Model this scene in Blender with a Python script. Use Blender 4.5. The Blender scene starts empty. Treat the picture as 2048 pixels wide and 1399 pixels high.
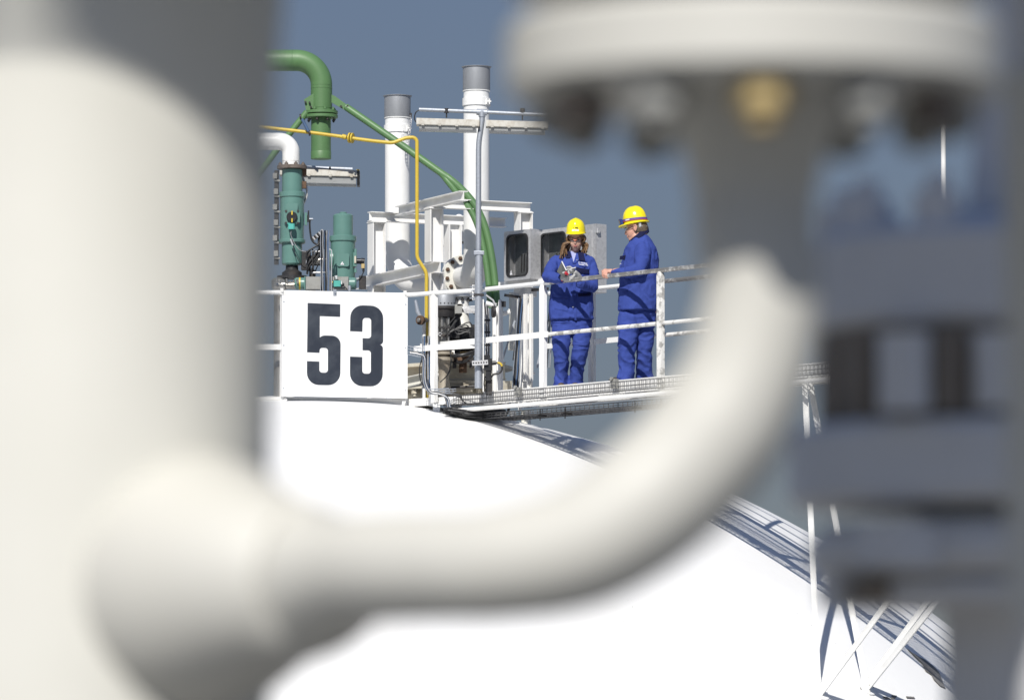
import bpy, bmesh, math, random
from mathutils import Vector, Matrix, noise
from mathutils.bvhtree import BVHTree
random.seed(7)
V = Vector
R = math.radians
SC = bpy.context.scene
COL = SC.collection

# ------------------------------------------------------------------ camera
F = 2048 * 200 / 36.0            # focal length in photograph pixels
CZ = 18.0                        # the camera stands on a neighbouring tank, 18 m up
TH = math.atan(0.0803)           # it looks 4.6 degrees upwards
cam_d = bpy.data.cameras.new('camera'); cam = bpy.data.objects.new('camera', cam_d)
COL.objects.link(cam); SC.camera = cam
cam_d.lens = 200; cam_d.sensor_width = 36; cam_d.clip_start = 0.1; cam_d.clip_end = 6000
cam.location = (0, 0, CZ); cam.rotation_euler = (math.pi / 2 + TH, 0, 0)
cam_d.dof.use_dof = True; cam_d.dof.focus_distance = 59.5; cam_d.dof.aperture_fstop = 5.4

# ------------------------------------------------------------------ sky, sun, exposure
SUN_EL, SUN_AZ = R(43), R(11)    # the sun is behind the camera, to its left
world = bpy.data.worlds.new('World'); SC.world = world; world.use_nodes = True
nt = world.node_tree; nt.nodes.clear()
out = nt.nodes.new('ShaderNodeOutputWorld'); bg = nt.nodes.new('ShaderNodeBackground')
sky = nt.nodes.new('ShaderNodeTexSky'); sky.sky_type = 'NISHITA'; sky.sun_disc = False
sky.sun_elevation = SUN_EL; sky.sun_rotation = math.pi + SUN_AZ
sky.altitude = 1200; sky.air_density = 1.0; sky.dust_density = 0.3; sky.ozone_density = 1.6
SKY_STOPS = ((0.0, (.33, .36, .46)), (0.06, (.46, .425, .47)), (0.14, (.66, .60, .635)), (0.6, (1.45, 1.40, 1.52)))   # tint by height; overhead stop raised to lighten shaded surfaces
mul = nt.nodes.new('ShaderNodeMix'); mul.data_type = 'RGBA'; mul.blend_type = 'MULTIPLY'
mul.inputs['Factor'].default_value = 1
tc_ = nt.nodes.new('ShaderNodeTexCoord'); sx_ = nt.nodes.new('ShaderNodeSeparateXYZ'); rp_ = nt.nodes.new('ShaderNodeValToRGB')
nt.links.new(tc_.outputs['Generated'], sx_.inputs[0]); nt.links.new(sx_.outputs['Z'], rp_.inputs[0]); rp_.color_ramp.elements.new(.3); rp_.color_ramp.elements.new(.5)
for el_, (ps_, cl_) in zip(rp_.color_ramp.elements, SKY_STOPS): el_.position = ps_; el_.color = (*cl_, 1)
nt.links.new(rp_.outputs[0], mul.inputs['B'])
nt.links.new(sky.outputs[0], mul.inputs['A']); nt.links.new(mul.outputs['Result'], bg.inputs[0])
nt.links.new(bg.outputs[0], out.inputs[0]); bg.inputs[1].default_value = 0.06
sd = bpy.data.lights.new('sun', 'SUN'); sun = bpy.data.objects.new('sun', sd); COL.objects.link(sun)
sd.energy = 5.0; sd.angle = R(0.53); sd.color = (1.0, 0.965, 0.90)
SUN_TO = V((math.sin(SUN_AZ) * math.cos(SUN_EL), math.cos(SUN_AZ) * math.cos(SUN_EL), -math.sin(SUN_EL)))
sun.rotation_euler = SUN_TO.to_track_quat('-Z', 'Y').to_euler(); sun.location = (-10, -20, 60)
SC.view_settings.view_transform = 'Standard'; SC.view_settings.look = 'None'
SC.view_settings.exposure = 0.0; SC.view_settings.gamma = 1.0; SC.view_settings.use_curve_mapping = False
SC.cycles.max_bounces = 6; SC.cycles.transparent_max_bounces = 12
SC.cycles.use_denoising = True

# ------------------------------------------------------------------ helpers
CT, ST = math.cos(TH), math.sin(TH)
def P(px, py, D):
    """world point seen at photograph pixel (px, py) at horizontal distance D"""
    u = (px - 1024) / F; v = (699.5 - py) / F
    k = D / (CT - v * ST)
    return V((u * k, D, CZ + (ST + v * CT) * k))
def px_of(p):
    d = p - V((0, 0, CZ)); z = d.y * CT + d.z * ST; y = -d.y * ST + d.z * CT
    return 1024 + F * d.x / z, 699.5 - F * y / z
def s(n, D): return n * D / F

_m = {}
def mat(name, col, rough=0.5, metal=0.0, col2=None, scale=6.0, amount=0.5, bump=0.0, bscale=60.0,
        streak=1.0, lo=0.45, hi=0.7, spec=0.5, dots=None, dscale=90.0, dlim=0.08, coat=0.0, trans=0.0):
    if name in _m: return _m[name]
    m = bpy.data.materials.new(name); m.use_nodes = True; n = m.node_tree; N = n.nodes; L = n.links
    b = N['Principled BSDF']; b.inputs['Base Color'].default_value = (*col, 1)
    b.inputs['Roughness'].default_value = rough; b.inputs['Metallic'].default_value = metal
    b.inputs['Specular IOR Level'].default_value = spec; b.inputs['Coat Weight'].default_value = coat
    tc = N.new('ShaderNodeTexCoord'); mp = N.new('ShaderNodeMapping'); L.new(tc.outputs['Object'], mp.inputs[0])
    mp.inputs['Scale'].default_value = (1, 1, streak)
    last = None
    if col2:
        no = N.new('ShaderNodeTexNoise'); no.inputs['Scale'].default_value = scale; no.inputs['Detail'].default_value = 8
        no.inputs['Roughness'].default_value = 0.62
        L.new(mp.outputs[0], no.inputs['Vector'])
        mr = N.new('ShaderNodeMapRange'); mr.inputs['From Min'].default_value = lo; mr.inputs['From Max'].default_value = hi
        mr.inputs['To Max'].default_value = amount; L.new(no.outputs['Fac'], mr.inputs['Value'])
        mx = N.new('ShaderNodeMix'); mx.data_type = 'RGBA'; mx.inputs['A'].default_value = (*col, 1)
        mx.inputs['B'].default_value = (*col2, 1); L.new(mr.outputs[0], mx.inputs['Factor'])
        last = mx.outputs['Result']; L.new(last, b.inputs['Base Color'])
        rr = N.new('ShaderNodeMapRange'); rr.inputs['To Min'].default_value = rough * 0.85
        rr.inputs['To Max'].default_value = min(1, rough * 1.25); L.new(no.outputs['Fac'], rr.inputs['Value'])
        L.new(rr.outputs[0], b.inputs['Roughness'])
    if dots:
        vo = N.new('ShaderNodeTexVoronoi'); vo.inputs['Scale'].default_value = dscale; L.new(tc.outputs['Object'], vo.inputs['Vector'])
        n2 = N.new('ShaderNodeTexNoise'); n2.inputs['Scale'].default_value = dscale * 0.13; L.new(tc.outputs['Object'], n2.inputs['Vector'])
        m2 = N.new('ShaderNodeMapRange'); m2.inputs['From Min'].default_value = 0.5; m2.inputs['From Max'].default_value = 0.75
        m2.inputs['To Max'].default_value = dlim; L.new(n2.outputs['Fac'], m2.inputs['Value'])
        ls = N.new('ShaderNodeMath'); ls.operation = 'LESS_THAN'; L.new(vo.outputs['Distance'], ls.inputs[0]); L.new(m2.outputs[0], ls.inputs[1])
        m3 = N.new('ShaderNodeMix'); m3.data_type = 'RGBA'; L.new(ls.outputs[0], m3.inputs['Factor'])
        if last: L.new(last, m3.inputs['A'])
        else: m3.inputs['A'].default_value = (*col, 1)
        m3.inputs['B'].default_value = (*dots, 1); L.new(m3.outputs['Result'], b.inputs['Base Color'])
    if bump:
        nb = N.new('ShaderNodeTexNoise'); nb.inputs['Scale'].default_value = bscale; nb.inputs['Detail'].default_value = 4
        L.new(mp.outputs[0], nb.inputs['Vector'])
        bp = N.new('ShaderNodeBump'); bp.inputs['Strength'].default_value = bump; bp.inputs['Distance'].default_value = 0.01
        L.new(nb.outputs['Fac'], bp.inputs['Height']); L.new(bp.outputs[0], b.inputs['Normal'])
    if trans:
        tr = N.new('ShaderNodeBsdfTransparent'); ms = N.new('ShaderNodeMixShader'); ms.inputs[0].default_value = trans
        L.new(b.outputs[0], ms.inputs[1]); L.new(tr.outputs[0], ms.inputs[2]); L.new(ms.outputs[0], N['Material Output'].inputs[0])
    _m[name] = m; return m

M_white = mat('white_paint', (.84, .84, .83), .38, col2=(.60, .58, .53), scale=2.2, amount=.30, bump=.12, bscale=30, dots=(.30, .26, .22), dscale=38, dlim=.07)
M_whiteclean = mat('white_gloss_paint', (.82, .82, .81), .3, col2=(.70, .69, .66), scale=1.5, amount=.3, bump=.05, bscale=12, dots=(.42, .38, .33), dscale=26, dlim=.05)
M_steelwhite = mat('white_steel_paint', (.83, .825, .81), .42, col2=(.55, .51, .44), scale=3.5, amount=.35, bump=.1, bscale=50, streak=.4, dots=(.22, .15, .10), dscale=30, dlim=.06)
M_worn = mat('worn_rail_paint', (.78, .77, .74), .45, col2=(.34, .33, .31), scale=9, amount=.9, bump=.35, bscale=70, lo=.5, hi=.58)
M_bare = mat('worn_bare_rail', (.30, .29, .275), .38, metal=.55, col2=(.72, .71, .68), scale=11, amount=.8, bump=.3, bscale=60, lo=.5, hi=.6)
M_tank = mat('tank_coating', (.82, .82, .815), .5, col2=(.72, .71, .69), scale=.5, amount=.6, bump=.22, bscale=9, dots=(.36, .34, .31), dscale=7, dlim=.07)
M_cream = mat('cream_paint', (.68, .67, .62), .45, col2=(.55, .54, .475), scale=1.3, amount=.5, bump=.04, bscale=15)
M_branch = mat('grey_white_paint', (.565, .555, .515), .45, col2=(.50, .485, .43), scale=1.6, amount=.5, bump=.04, bscale=15)
M_creamshade = mat('grey_cream_valve_paint', (.70, .70, .71), .5, col2=(.58, .57, .56), scale=4, amount=.5, bump=.1, bscale=20)
M_creamdirty = mat('dirty_cream_steel', (.62, .58, .48), .5, col2=(.30, .24, .17), scale=4, amount=.6, bump=.2, bscale=40, dots=(.12, .07, .04), dscale=25, dlim=.09)
M_green = mat('green_paint', (.10, .205, .082), .45, col2=(.075, .155, .065), scale=3, amount=.6, bump=.08, bscale=40, dots=(.55, .6, .5), dscale=26, dlim=.05)
M_yellow = mat('yellow_paint', (.60, .44, .055), .38, col2=(.5, .32, .03), scale=7, amount=.5, bump=.1, bscale=60, dots=(.15, .08, .02), dscale=40, dlim=.05)
M_teal = mat('teal_paint', (.115, .235, .205), .34, col2=(.095, .19, .17), scale=3, amount=.6, bump=.03, bscale=60, coat=.2)
M_teallight = mat('turquoise_plastic', (.09, .42, .36), .4, col2=(.06, .3, .26), scale=12, amount=.4)
M_galv = mat('galvanised_steel', (.40, .43, .48), .48, metal=.5, col2=(.28, .30, .34), scale=40, amount=.7, bump=.1, bscale=90, dots=(.55, .57, .60), dscale=60, dlim=.25)
M_tin = mat('tinned_cap', (.38, .395, .42), .5, metal=.45, col2=(.30, .31, .33), scale=5, amount=.7, bump=.08, bscale=30, streak=.3)
M_stain = mat('stainless_sheet', (.60, .60, .61), .42, metal=.45, col2=(.40, .40, .41), scale=30, amount=.7, bump=.12, bscale=120)
M_dark = mat('dark_iron', (.035, .034, .036), .5, metal=.3, col2=(.09, .07, .055), scale=9, amount=.6, bump=.3, bscale=40)
M_rust = mat('rusty_bolt_steel', (.13, .075, .045), .7, metal=.2, col2=(.05, .035, .03), scale=20, amount=.8, bump=.4, bscale=60)
M_rubber = mat('black_rubber', (.02, .02, .022), .45, col2=(.05, .05, .05), scale=14, amount=.5)
M_bluecable = mat('blue_cable', (.06, .11, .21), .5, col2=(.04, .07, .12), scale=15, amount=.5)
M_greycable = mat('grey_cable', (.30, .31, .33), .5, col2=(.2, .2, .21), scale=15, amount=.5)
M_lamp = mat('weathered_lamp_housing', (.47, .455, .41), .6, col2=(.27, .22, .16), scale=12, amount=.8, bump=.2, bscale=50, streak=.5, dots=(.10, .07, .05), dscale=60, dlim=.12)
M_zinc = mat('yellow_zinc', (.55, .42, .20), .45, metal=.4, col2=(.3, .2, .08), scale=15, amount=.6)
M_plate = mat('grey_cast_plate', (.30, .30, .285), .6, col2=(.2, .19, .17), scale=8, amount=.7, bump=.2, bscale=50)
M_brown = mat('brown_cast_flange', (.16, .13, .11), .6, metal=.2, col2=(.07, .05, .04), scale=14, amount=.7, bump=.3, bscale=50)
M_steel = mat('bare_machined_steel', (.42, .41, .39), .35, metal=.8, col2=(.25, .22, .18), scale=10, amount=.7, bump=.15, bscale=40)
M_ink = mat('sign_lettering', (.022, .028, .042), .45, col2=(.10, .115, .135), scale=4, amount=.35, bump=.1, bscale=80, dots=(.42, .44, .46), dscale=48, dlim=.05)
M_signboard = mat('sign_enamel', (.84, .84, .84), .3, col2=(.74, .74, .73), scale=2.5, amount=.4, dots=(.25, .27, .30), dscale=60, dlim=.13)
M_dull = mat('peeled_grey_primer', (.16, .155, .15), .8, col2=(.3, .29, .28), scale=8, amount=.7, bump=.5, bscale=30)
M_ground = mat('yard_concrete', (.20, .20, .19), .9, col2=(.2, .2, .19), scale=.05, amount=.6, bump=.2, bscale=2)
M_deckdark = mat('dark_deck_coating', (.12, .12, .12), .8, col2=(.07, .07, .07), scale=3, amount=.6)
M_gapshade = mat('brown_gap_shade', (.24, .205, .17), .7, col2=(.15, .12, .09), scale=9, amount=.7)  # dark brown stands in for the shade between the valve flanges
M_wire = mat('dull_dark_wire', (.11, .11, .115), .5, metal=.4, col2=(.2, .2, .2), scale=30, amount=.5)
M_grate = mat('galvanised_grating', (.30, .31, .33), .5, metal=.5, col2=(.18, .17, .16), scale=20, amount=.6)
M_blackp = mat('black_plastic', (.018, .018, .02), .35, col2=(.035, .035, .035), scale=20, amount=.5)
M_print = mat('white_print', (.8, .8, .82), .5, col2=(.6, .6, .65), scale=50, amount=.5)
M_printblack = mat('black_print', (.015, .015, .015), .5, col2=(.03, .03, .03), scale=50, amount=.5)

ORG = {}
def tag(o, label=None, cat=None, group=None, kind=None):
    if label: o['label'] = label
    if cat: o['category'] = cat
    if group: o['group'] = group
    if kind: o['kind'] = kind
    return o
def thing(name, label, cat, loc, group=None):
    o = bpy.data.objects.new(name, None); COL.objects.link(o); o.location = loc
    o.empty_display_size = 0.1
    ORG[o] = V(loc); return tag(o, label, cat, group)

def axes(d, up=None):
    z = V(d).normalized(); u = V(up) if up is not None else V((0, 0, 1))
    if abs(z.dot(u.normalized())) > 0.98: u = V((0, 1, 0)) if abs(z.y) < 0.9 else V((1, 0, 0))
    x = u.cross(z).normalized(); y = z.cross(x); return x, y, z

class MB:
    def __init__(self): self.v = []; self.f = []
    def add(self, vs, fs):
        k = len(self.v); self.v += [V(a) for a in vs]; self.f += [[i + k for i in q] for q in fs]; return self
    def box(self, c, sx, sy, sz, X=(1, 0, 0), Y=(0, 1, 0), Z=(0, 0, 1)):
        c, X, Y, Z = V(c), V(X), V(Y), V(Z)
        vs = [c + X * (a * sx / 2) + Y * (b * sy / 2) + Z * (d * sz / 2) for d in (-1, 1) for a, b in ((-1, -1), (1, -1), (1, 1), (-1, 1))]
        return self.add(vs, [(3, 2, 1, 0), (4, 5, 6, 7), (0, 1, 5, 4), (1, 2, 6, 5), (2, 3, 7, 6), (3, 0, 4, 7)])
    def cbox(self, c, sx, sy, sz, X=(1, 0, 0), Y=(0, 1, 0), Z=(0, 0, 1), b=0.004):
        """box with chamfered edges: extruded octagon"""
        X, Y, Z = V(X), V(Y), V(Z); hx, hy = sx / 2, sy / 2; b = min(b, hx * .9, hy * .9)
        poly = [(-hx + b, -hy), (hx - b, -hy), (hx, -hy + b), (hx, hy - b), (hx - b, hy), (-hx + b, hy), (-hx, hy - b), (-hx, -hy + b)]
        return self.prism(poly, V(c), X, Y, Z, -sz / 2, sz / 2)
    def beam(self, p0, p1, w, h, up=None):
        p0, p1 = V(p0), V(p1); x, y, z = axes(p1 - p0, up)
        return self.box((p0 + p1) / 2, w, h, (p1 - p0).length, x, y, z)
    def prism(self, poly, o, X, Y, Z, z0, z1):
        o, X, Y, Z = V(o), V(X), V(Y), V(Z); n = len(poly)
        vs = [o + X * a + Y * b + Z * z0 for a, b in poly] + [o + X * a + Y * b + Z * z1 for a, b in poly]
        fs = [list(range(n))[::-1], list(range(n, 2 * n))] + [(i, (i + 1) % n, n + (i + 1) % n, n + i) for i in range(n)]
        return self.add(vs, fs)
    def ibeam(self, p0, p1, h, b, t=.008, up=None):
        p0, p1 = V(p0), V(p1); x, y, z = axes(p1 - p0, up); H, B, T = h / 2, b / 2, t / 2
        poly = [(-B, -H), (B, -H), (B, -H + t), (T, -H + t), (T, H - t), (B, H - t), (B, H), (-B, H), (-B, H - t), (-T, H - t), (-T, -H + t), (-B, -H + t)]
        return self.prism(poly, p0, x, y, z, 0, (p1 - p0).length)
    def ring(self, c, x, y, r, seg, ph=0, fx=1, fy=1):
        return [c + x * (r * fx * math.cos(2 * math.pi * i / seg + ph)) + y * (r * fy * math.sin(2 * math.pi * i / seg + ph)) for i in range(seg)]
    def tube(self, pts, r, seg=14, fx=1, fy=1, caps=True, up=None):
        pts = [V(p) for p in pts]; n = len(pts); rr = r if isinstance(r, (list, tuple)) else [r] * n
        x, y, z = axes(pts[1] - pts[0], up); vs = []; k = 0
        for i, p in enumerate(pts):
            if i == 0: d = pts[1] - pts[0]
            elif i == n - 1: d = pts[-1] - pts[-2]
            else: d = (pts[i + 1] - p).normalized() + (p - pts[i - 1]).normalized()
            d.normalize(); x = (x - d * x.dot(d)).normalized(); y = d.cross(x)
            vs += self.ring(p, x, y, rr[i], seg, 0, fx, fy)
        fs = [(i * seg + j, i * seg + (j + 1) % seg, (i + 1) * seg + (j + 1) % seg, (i + 1) * seg + j) for i in range(n - 1) for j in range(seg)]
        if caps: fs += [list(range(seg))[::-1], [(n - 1) * seg + j for j in range(seg)]]
        return self.add(vs, fs)
    def lathe(self, prof, o, axis=(0, 0, 1), seg=40, up=None):
        """prof = [(radius, height)]; closed when radius 0 at the ends, else capped"""
        o = V(o); x, y, z = axes(axis, up); vs = []; fs = []; n = len(prof)
        for r, h in prof: vs += self.ring(o + z * h, x, y, max(r, 1e-5), seg)
        for i in range(n - 1):
            for j in range(seg): fs.append((i * seg + j, i * seg + (j + 1) % seg, (i + 1) * seg + (j + 1) % seg, (i + 1) * seg + j))
        fs += [list(range(seg))[::-1], [(n - 1) * seg + j for j in range(seg)]]
        return self.add(vs, fs)
    def disc(self, c, r, t, axis=(0, 0, 1), seg=40, b=.003):
        return self.lathe([(r - b, -t / 2), (r, -t / 2 + b), (r, t / 2 - b), (r - b, t / 2)], c, axis, seg)
    def hexa(self, c, r, t, axis=(0, 0, 1)):
        x, y, z = axes(axis); return self.prism([(r * math.cos(i * math.pi / 3), r * math.sin(i * math.pi / 3)) for i in range(6)], c, x, y, z, -t / 2, t / 2)
    def ball(self, c, rx, ry=None, rz=None, rot=None, seg=16, rings=10):
        ry = ry or rx; rz = rz or rx; c = V(c); vs = []; fs = []
        for i in range(1, rings):
            a = math.pi * i / rings
            for j in range(seg):
                b = 2 * math.pi * j / seg; q = V((rx * math.sin(a) * math.cos(b), ry * math.sin(a) * math.sin(b), rz * math.cos(a)))
                vs.append(c + (rot @ q if rot else q))
        t = V((0, 0, rz)); k = len(vs); vs += [c + (rot @ t if rot else t), c - (rot @ t if rot else t)]
        for i in range(rings - 2):
            for j in range(seg): fs.append((i * seg + j, (i + 1) * seg + j, (i + 1) * seg + (j + 1) % seg, i * seg + (j + 1) % seg))
        for j in range(seg):
            fs.append((k, j, (j + 1) % seg)); q = (rings - 2) * seg; fs.append((k + 1, q + (j + 1) % seg, q + j))
        return self.add(vs, fs)
    def chain(self, pts, radii, seg=14, fx=1, fy=1, up=None):
        """limb: tapered tube with a ball at every joint"""
        self.tube(pts, radii, seg, fx, fy, up=up)
        for p, r in zip(pts, radii): self.ball(p, r * min(fx, fy) * .99)
        return self
    def loft(self, secs, seg=28, e=2.4):
        """torso-like body: secs = (cx, cy, z, rx, ry, yaw)"""
        vs = []; n = len(secs)
        for cx, cy, z, rx, ry, yw in secs:
            for i in range(seg):
                a = 2 * math.pi * i / seg; c_, s_ = math.cos(a), math.sin(a)
                q = (math.copysign(abs(c_) ** (2 / e), c_) * rx, math.copysign(abs(s_) ** (2 / e), s_) * ry)
                vs.append(V((cx + q[0] * math.cos(yw) - q[1] * math.sin(yw), cy + q[0] * math.sin(yw) + q[1] * math.cos(yw), z)))
        fs = [(i * seg + j, i * seg + (j + 1) % seg, (i + 1) * seg + (j + 1) % seg, (i + 1) * seg + j) for i in range(n - 1) for j in range(seg)]
        fs += [list(range(seg))[::-1], [(n - 1) * seg + j for j in range(seg)]]
        return self.add(vs, fs)
    def mesh(self, org, ang=38, bevel=0):
        me = bpy.data.meshes.new('m'); me.from_pydata([v - org for v in self.v], [], self.f)
        bm = bmesh.new(); bm.from_mesh(me); bmesh.ops.recalc_face_normals(bm, faces=bm.faces)
        if bevel:
            es = [e for e in bm.edges if len(e.link_faces) == 2 and e.calc_face_angle(0) > R(35)]
            bmesh.ops.bevel(bm, geom=es, offset=bevel, segments=1, affect='EDGES', clamp_overlap=True)
        bm.to_mesh(me); bm.free()
        me.polygons.foreach_set('use_smooth', [True] * len(me.polygons)); me.set_sharp_from_angle(angle=R(ang))
        return me
    def build(self, name, m, parent=None, ang=38, bevel=0, label=None, kind=None):
        o = bpy.data.objects.new(name, None) if 0 else None
        if parent is None:
            org = sum(self.v, V()) / len(self.v); org.z = min(v.z for v in self.v)
        else: org = ORG[parent]
        me = self.mesh(org, ang, bevel); me.name = name; me.materials.append(m)
        o = bpy.data.objects.new(name, me); COL.objects.link(o); ORG[o] = org
        if parent: o.parent = parent
        else: o.location = org
        if label: o['label'] = label
        if kind: o['kind'] = kind
        return o
def dup_at(o, parent, loc, rot=None, name=None):
    """another copy of a small piece, sharing its mesh, as a child of parent"""
    c = o.copy(); COL.objects.link(c); c.parent = parent; c.location = V(loc) - ORG[parent]
    if rot is not None: c.rotation_euler = rot
    ORG[c] = V(loc); return c
def piece(name, mb, m, parent, loc, quat=None, ang=38, bevel=0):
    """small piece modelled about the origin and placed at loc"""
    me = mb.mesh(V(), ang, bevel); me.materials.append(m); me.name = name
    o = bpy.data.objects.new(name, me); COL.objects.link(o); o.parent = parent
    o.location = V(loc) - ORG[parent]; ORG[o] = V(loc)
    if quat is not None: o.rotation_euler = quat.to_euler()
    return o
def pieces(name, mb, m, parent, spots, ang=38, bevel=0):
    """spots = [(loc, axis)]: one piece each, mesh shared"""
    first = None
    for loc, ax in spots:
        q = V(ax).to_track_quat('Z', 'Y')
        if first is None: first = piece(name, mb, m, parent, loc, q, ang, bevel)
        else: dup_at(first, parent, loc, q.to_euler())
    return first
def fil(pts, rad, n=8):
    """polyline with rounded corners"""
    pts = [V(p) for p in pts]; o = [pts[0]]
    for i in range(1, len(pts) - 1):
        a, b, c = pts[i - 1], pts[i], pts[i + 1]; r = rad[i - 1] if isinstance(rad, (list, tuple)) else rad
        u, w = (a - b), (c - b); r = min(r, u.length * .48, w.length * .48)
        q0, q1 = b + u.normalized() * r, b + w.normalized() * r
        o += [q0 * (1 - t) ** 2 + b * 2 * t * (1 - t) + q1 * t * t for t in [k / n for k in range(n + 1)]]
    return o + [pts[-1]]
def arc(pts, rad, n=14):
    """like fil but with true circular bends: rad is the bend radius"""
    pts = [V(p) for p in pts]; o = [pts[0]]
    for i in range(1, len(pts) - 1):
        a, b, c = pts[i - 1], pts[i], pts[i + 1]; r = rad[i - 1] if isinstance(rad, (list, tuple)) else rad
        u, w = (a - b).normalized(), (c - b).normalized(); th = u.angle(w); d = r / math.tan(th / 2)
        d = min(d, (a - b).length * .49, (c - b).length * .49); r = d * math.tan(th / 2)
        q0 = b + u * d; ce = b + (u + w).normalized() * (r / math.sin(th / 2)); e0 = q0 - ce; e1 = b + w * d - ce
        tot = e0.angle(e1); ax = e0.cross(e1).normalized()
        o += [ce + Matrix.Rotation(tot * k / n, 3, ax) @ e0 for k in range(n + 1)]
    return o + [pts[-1]]
def spline(pts, n=8):
    pts = [V(p) for p in pts]; q = [pts[0]] + pts + [pts[-1]]; o = []
    for i in range(1, len(q) - 2):
        for k in range(n):
            t = k / n; a, b, c, d = q[i - 1:i + 3]
            o.append(0.5 * ((2 * b) + (c - a) * t + (2 * a - 5 * b + 4 * c - d) * t * t + (3 * b - a - 3 * c + d) * t ** 3))
    return o + [pts[-1]]
def flange_bolts(parent, c, axis, rad, n, r, t, m=None, ph=0, name='bolt'):
    x, y, z = axes(axis); mb = MB().hexa((0, 0, 0), r, t).disc((0, 0, t * .7), r * .5, t * .7, seg=10, b=.0005)
    pieces(name, mb, m or M_rust, parent, [(V(c) + x * (rad * math.cos(ph + 2 * math.pi * i / n)) + y * (rad * math.sin(ph + 2 * math.pi * i / n)), z) for i in range(n)])
def wires(p0, p1, side, up, w, h, pitch, r=.0025, nlong=4, mb=None):
    """wire-mesh cable tray"""
    p0, p1, side, up = V(p0), V(p1), V(side).normalized(), V(up).normalized(); mb = mb or MB(); L = (p1 - p0).length; d = (p1 - p0).normalized()
    for k in range(nlong): q = side * (w * (k / (nlong - 1) - .5)); mb.tube([p0 + q, p1 + q], r, 5)
    for sg in (-.5, .5):
        for hh in (.5, 1): q = side * (w * sg) + up * (h * hh); mb.tube([p0 + q, p1 + q], r, 5)
    for k in range(int(L / pitch) + 1):
        c = p0 + d * (k * pitch); mb.tube([c - side * w / 2 + up * h, c - side * w / 2, c + side * w / 2, c + side * w / 2 + up * h], r, 5)
    return mb
def text(name, body, size, m, parent, o, X, Y, ext=.0006, align='CENTER', shear=0, bold=0):
    cu = bpy.data.curves.new('t', 'FONT'); cu.body = body; cu.size = size; cu.extrude = ext; cu.align_x = align; cu.align_y = 'CENTER'
    cu.shear = shear; cu.offset = bold; cu.resolution_u = 3
    ob = bpy.data.objects.new('t', cu); COL.objects.link(ob); bpy.context.view_layer.update()
    me = bpy.data.meshes.new_from_object(ob.evaluated_get(bpy.context.evaluated_depsgraph_get()))
    bpy.data.objects.remove(ob); X, Y = V(X).normalized(), V(Y).normalized(); Z = X.cross(Y)
    mx = Matrix((X, Y, Z)).transposed().to_4x4(); mx.translation = V(o) - ORG[parent]
    me.transform(mx); me.materials.clear(); me.materials.append(m); me.name = name
    t = bpy.data.objects.new(name, me); COL.objects.link(t); t.parent = parent; ORG[t] = ORG[parent]; return t
# ------------------------------------------------------------------ ground
g = MB().box((0, 900, -.25), 5200, 5200, .5).build('ground', M_ground, kind='structure')
SH = .15
DK = P(1090, 777, 59).z                       # deck level of walkway and platform
WD = V((math.sin(R(40)), -math.cos(R(40)), 0)); WN = V((math.cos(R(40)), math.sin(R(40)), 0))
W0 = P(1090, 777, 59); W0.z = DK
UP = V((0, 0, 1))
def W(t, n=0, h=0): return W0 + WD * t + WN * n + UP * h
def wt(px, n=0):                              # walkway parameter t of a photograph column
    b = W0 + WN * n; k = (px - 1024) / F
    return (b.x - k * b.y * 1.0) / (-WD.x + k * WD.y)

# ------------------------------------------------------------------ spherical tank
TC = V((-2.46, 62.0, CZ - 7.174)); TR = 11.62
tank = thing('spherical_tank', 'huge white spherical storage tank under the numbered platform', 'storage tank', (TC.x, TC.y, 0))
mb = MB().ball(TC, TR, seg=256, rings=128); shell = mb.build('shell', M_tank, tank, ang=60)
legm = MB().tube([(0, 0, 0), (0, 0, TC.z + .6)], .38, 20); legm.disc((0, 0, .1), .6, .2)
for i in range(10):
    a = 2 * math.pi * i / 10 + .2; q = (TC.x + TR * .99 * math.cos(a), TC.y + TR * .99 * math.sin(a), 0)
    if i == 0: l0 = piece('leg', legm, M_white, tank, q)
    else: dup_at(l0, tank, q)
def on_tank(px, py, off=0.0):
    d = (P(px, py, 60) - V((0, 0, CZ))).normalized(); oc = V((0, 0, CZ)) - TC
    b = oc.dot(d); c = oc.dot(oc) - (TR + off) ** 2; di = b * b - c
    t = -b - math.sqrt(max(di, 0)); return V((0, 0, CZ)) + d * t
def on_tank_xy(x, y): return V((x, y, TC.z + math.sqrt(TR * TR - (x - TC.x) ** 2 - (y - TC.y) ** 2)))
def flake(poly, m=M_dull):
    n = len(poly); c = (sum(p[0] for p in poly) / n, sum(p[1] for p in poly) / n)
    mbf = MB(); vs = [on_tank(c[0], c[1], .012)] + [on_tank(x, y, .012) for x, y in poly] + [on_tank(x, y, -.02) for x, y in poly]
    fs = [(0, i + 1, (i + 1) % n + 1) for i in range(n)] + [(i + 1, n + i + 1, n + (i + 1) % n + 1, (i + 1) % n + 1) for i in range(n)]
    return mbf.add(vs, fs).build('peeled_patch', m, tank, ang=20)
flake([(1815, 1296), (1822, 1302), (1838, 1312), (1850, 1318), (1866, 1330), (1878, 1342), (1884, 1358), (1891, 1375), (1880, 1370), (1868, 1358), (1874, 1356), (1862, 1347), (1851, 1340), (1845, 1326), (1828, 1310)])
flake([(1719, 1372), (1726, 1368), (1737, 1370), (1744, 1368), (1748, 1374), (1744, 1380), (1740, 1376), (1733, 1380), (1728, 1375), (1722, 1377)])
flake([(1766, 1391), (1774, 1392), (1782, 1396), (1772, 1396)])
flake([(1784, 1388), (1794, 1390), (1790, 1396), (1782, 1396)])
flake([(1812, 1391), (1828, 1392), (1830, 1395), (1814, 1394)])

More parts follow.
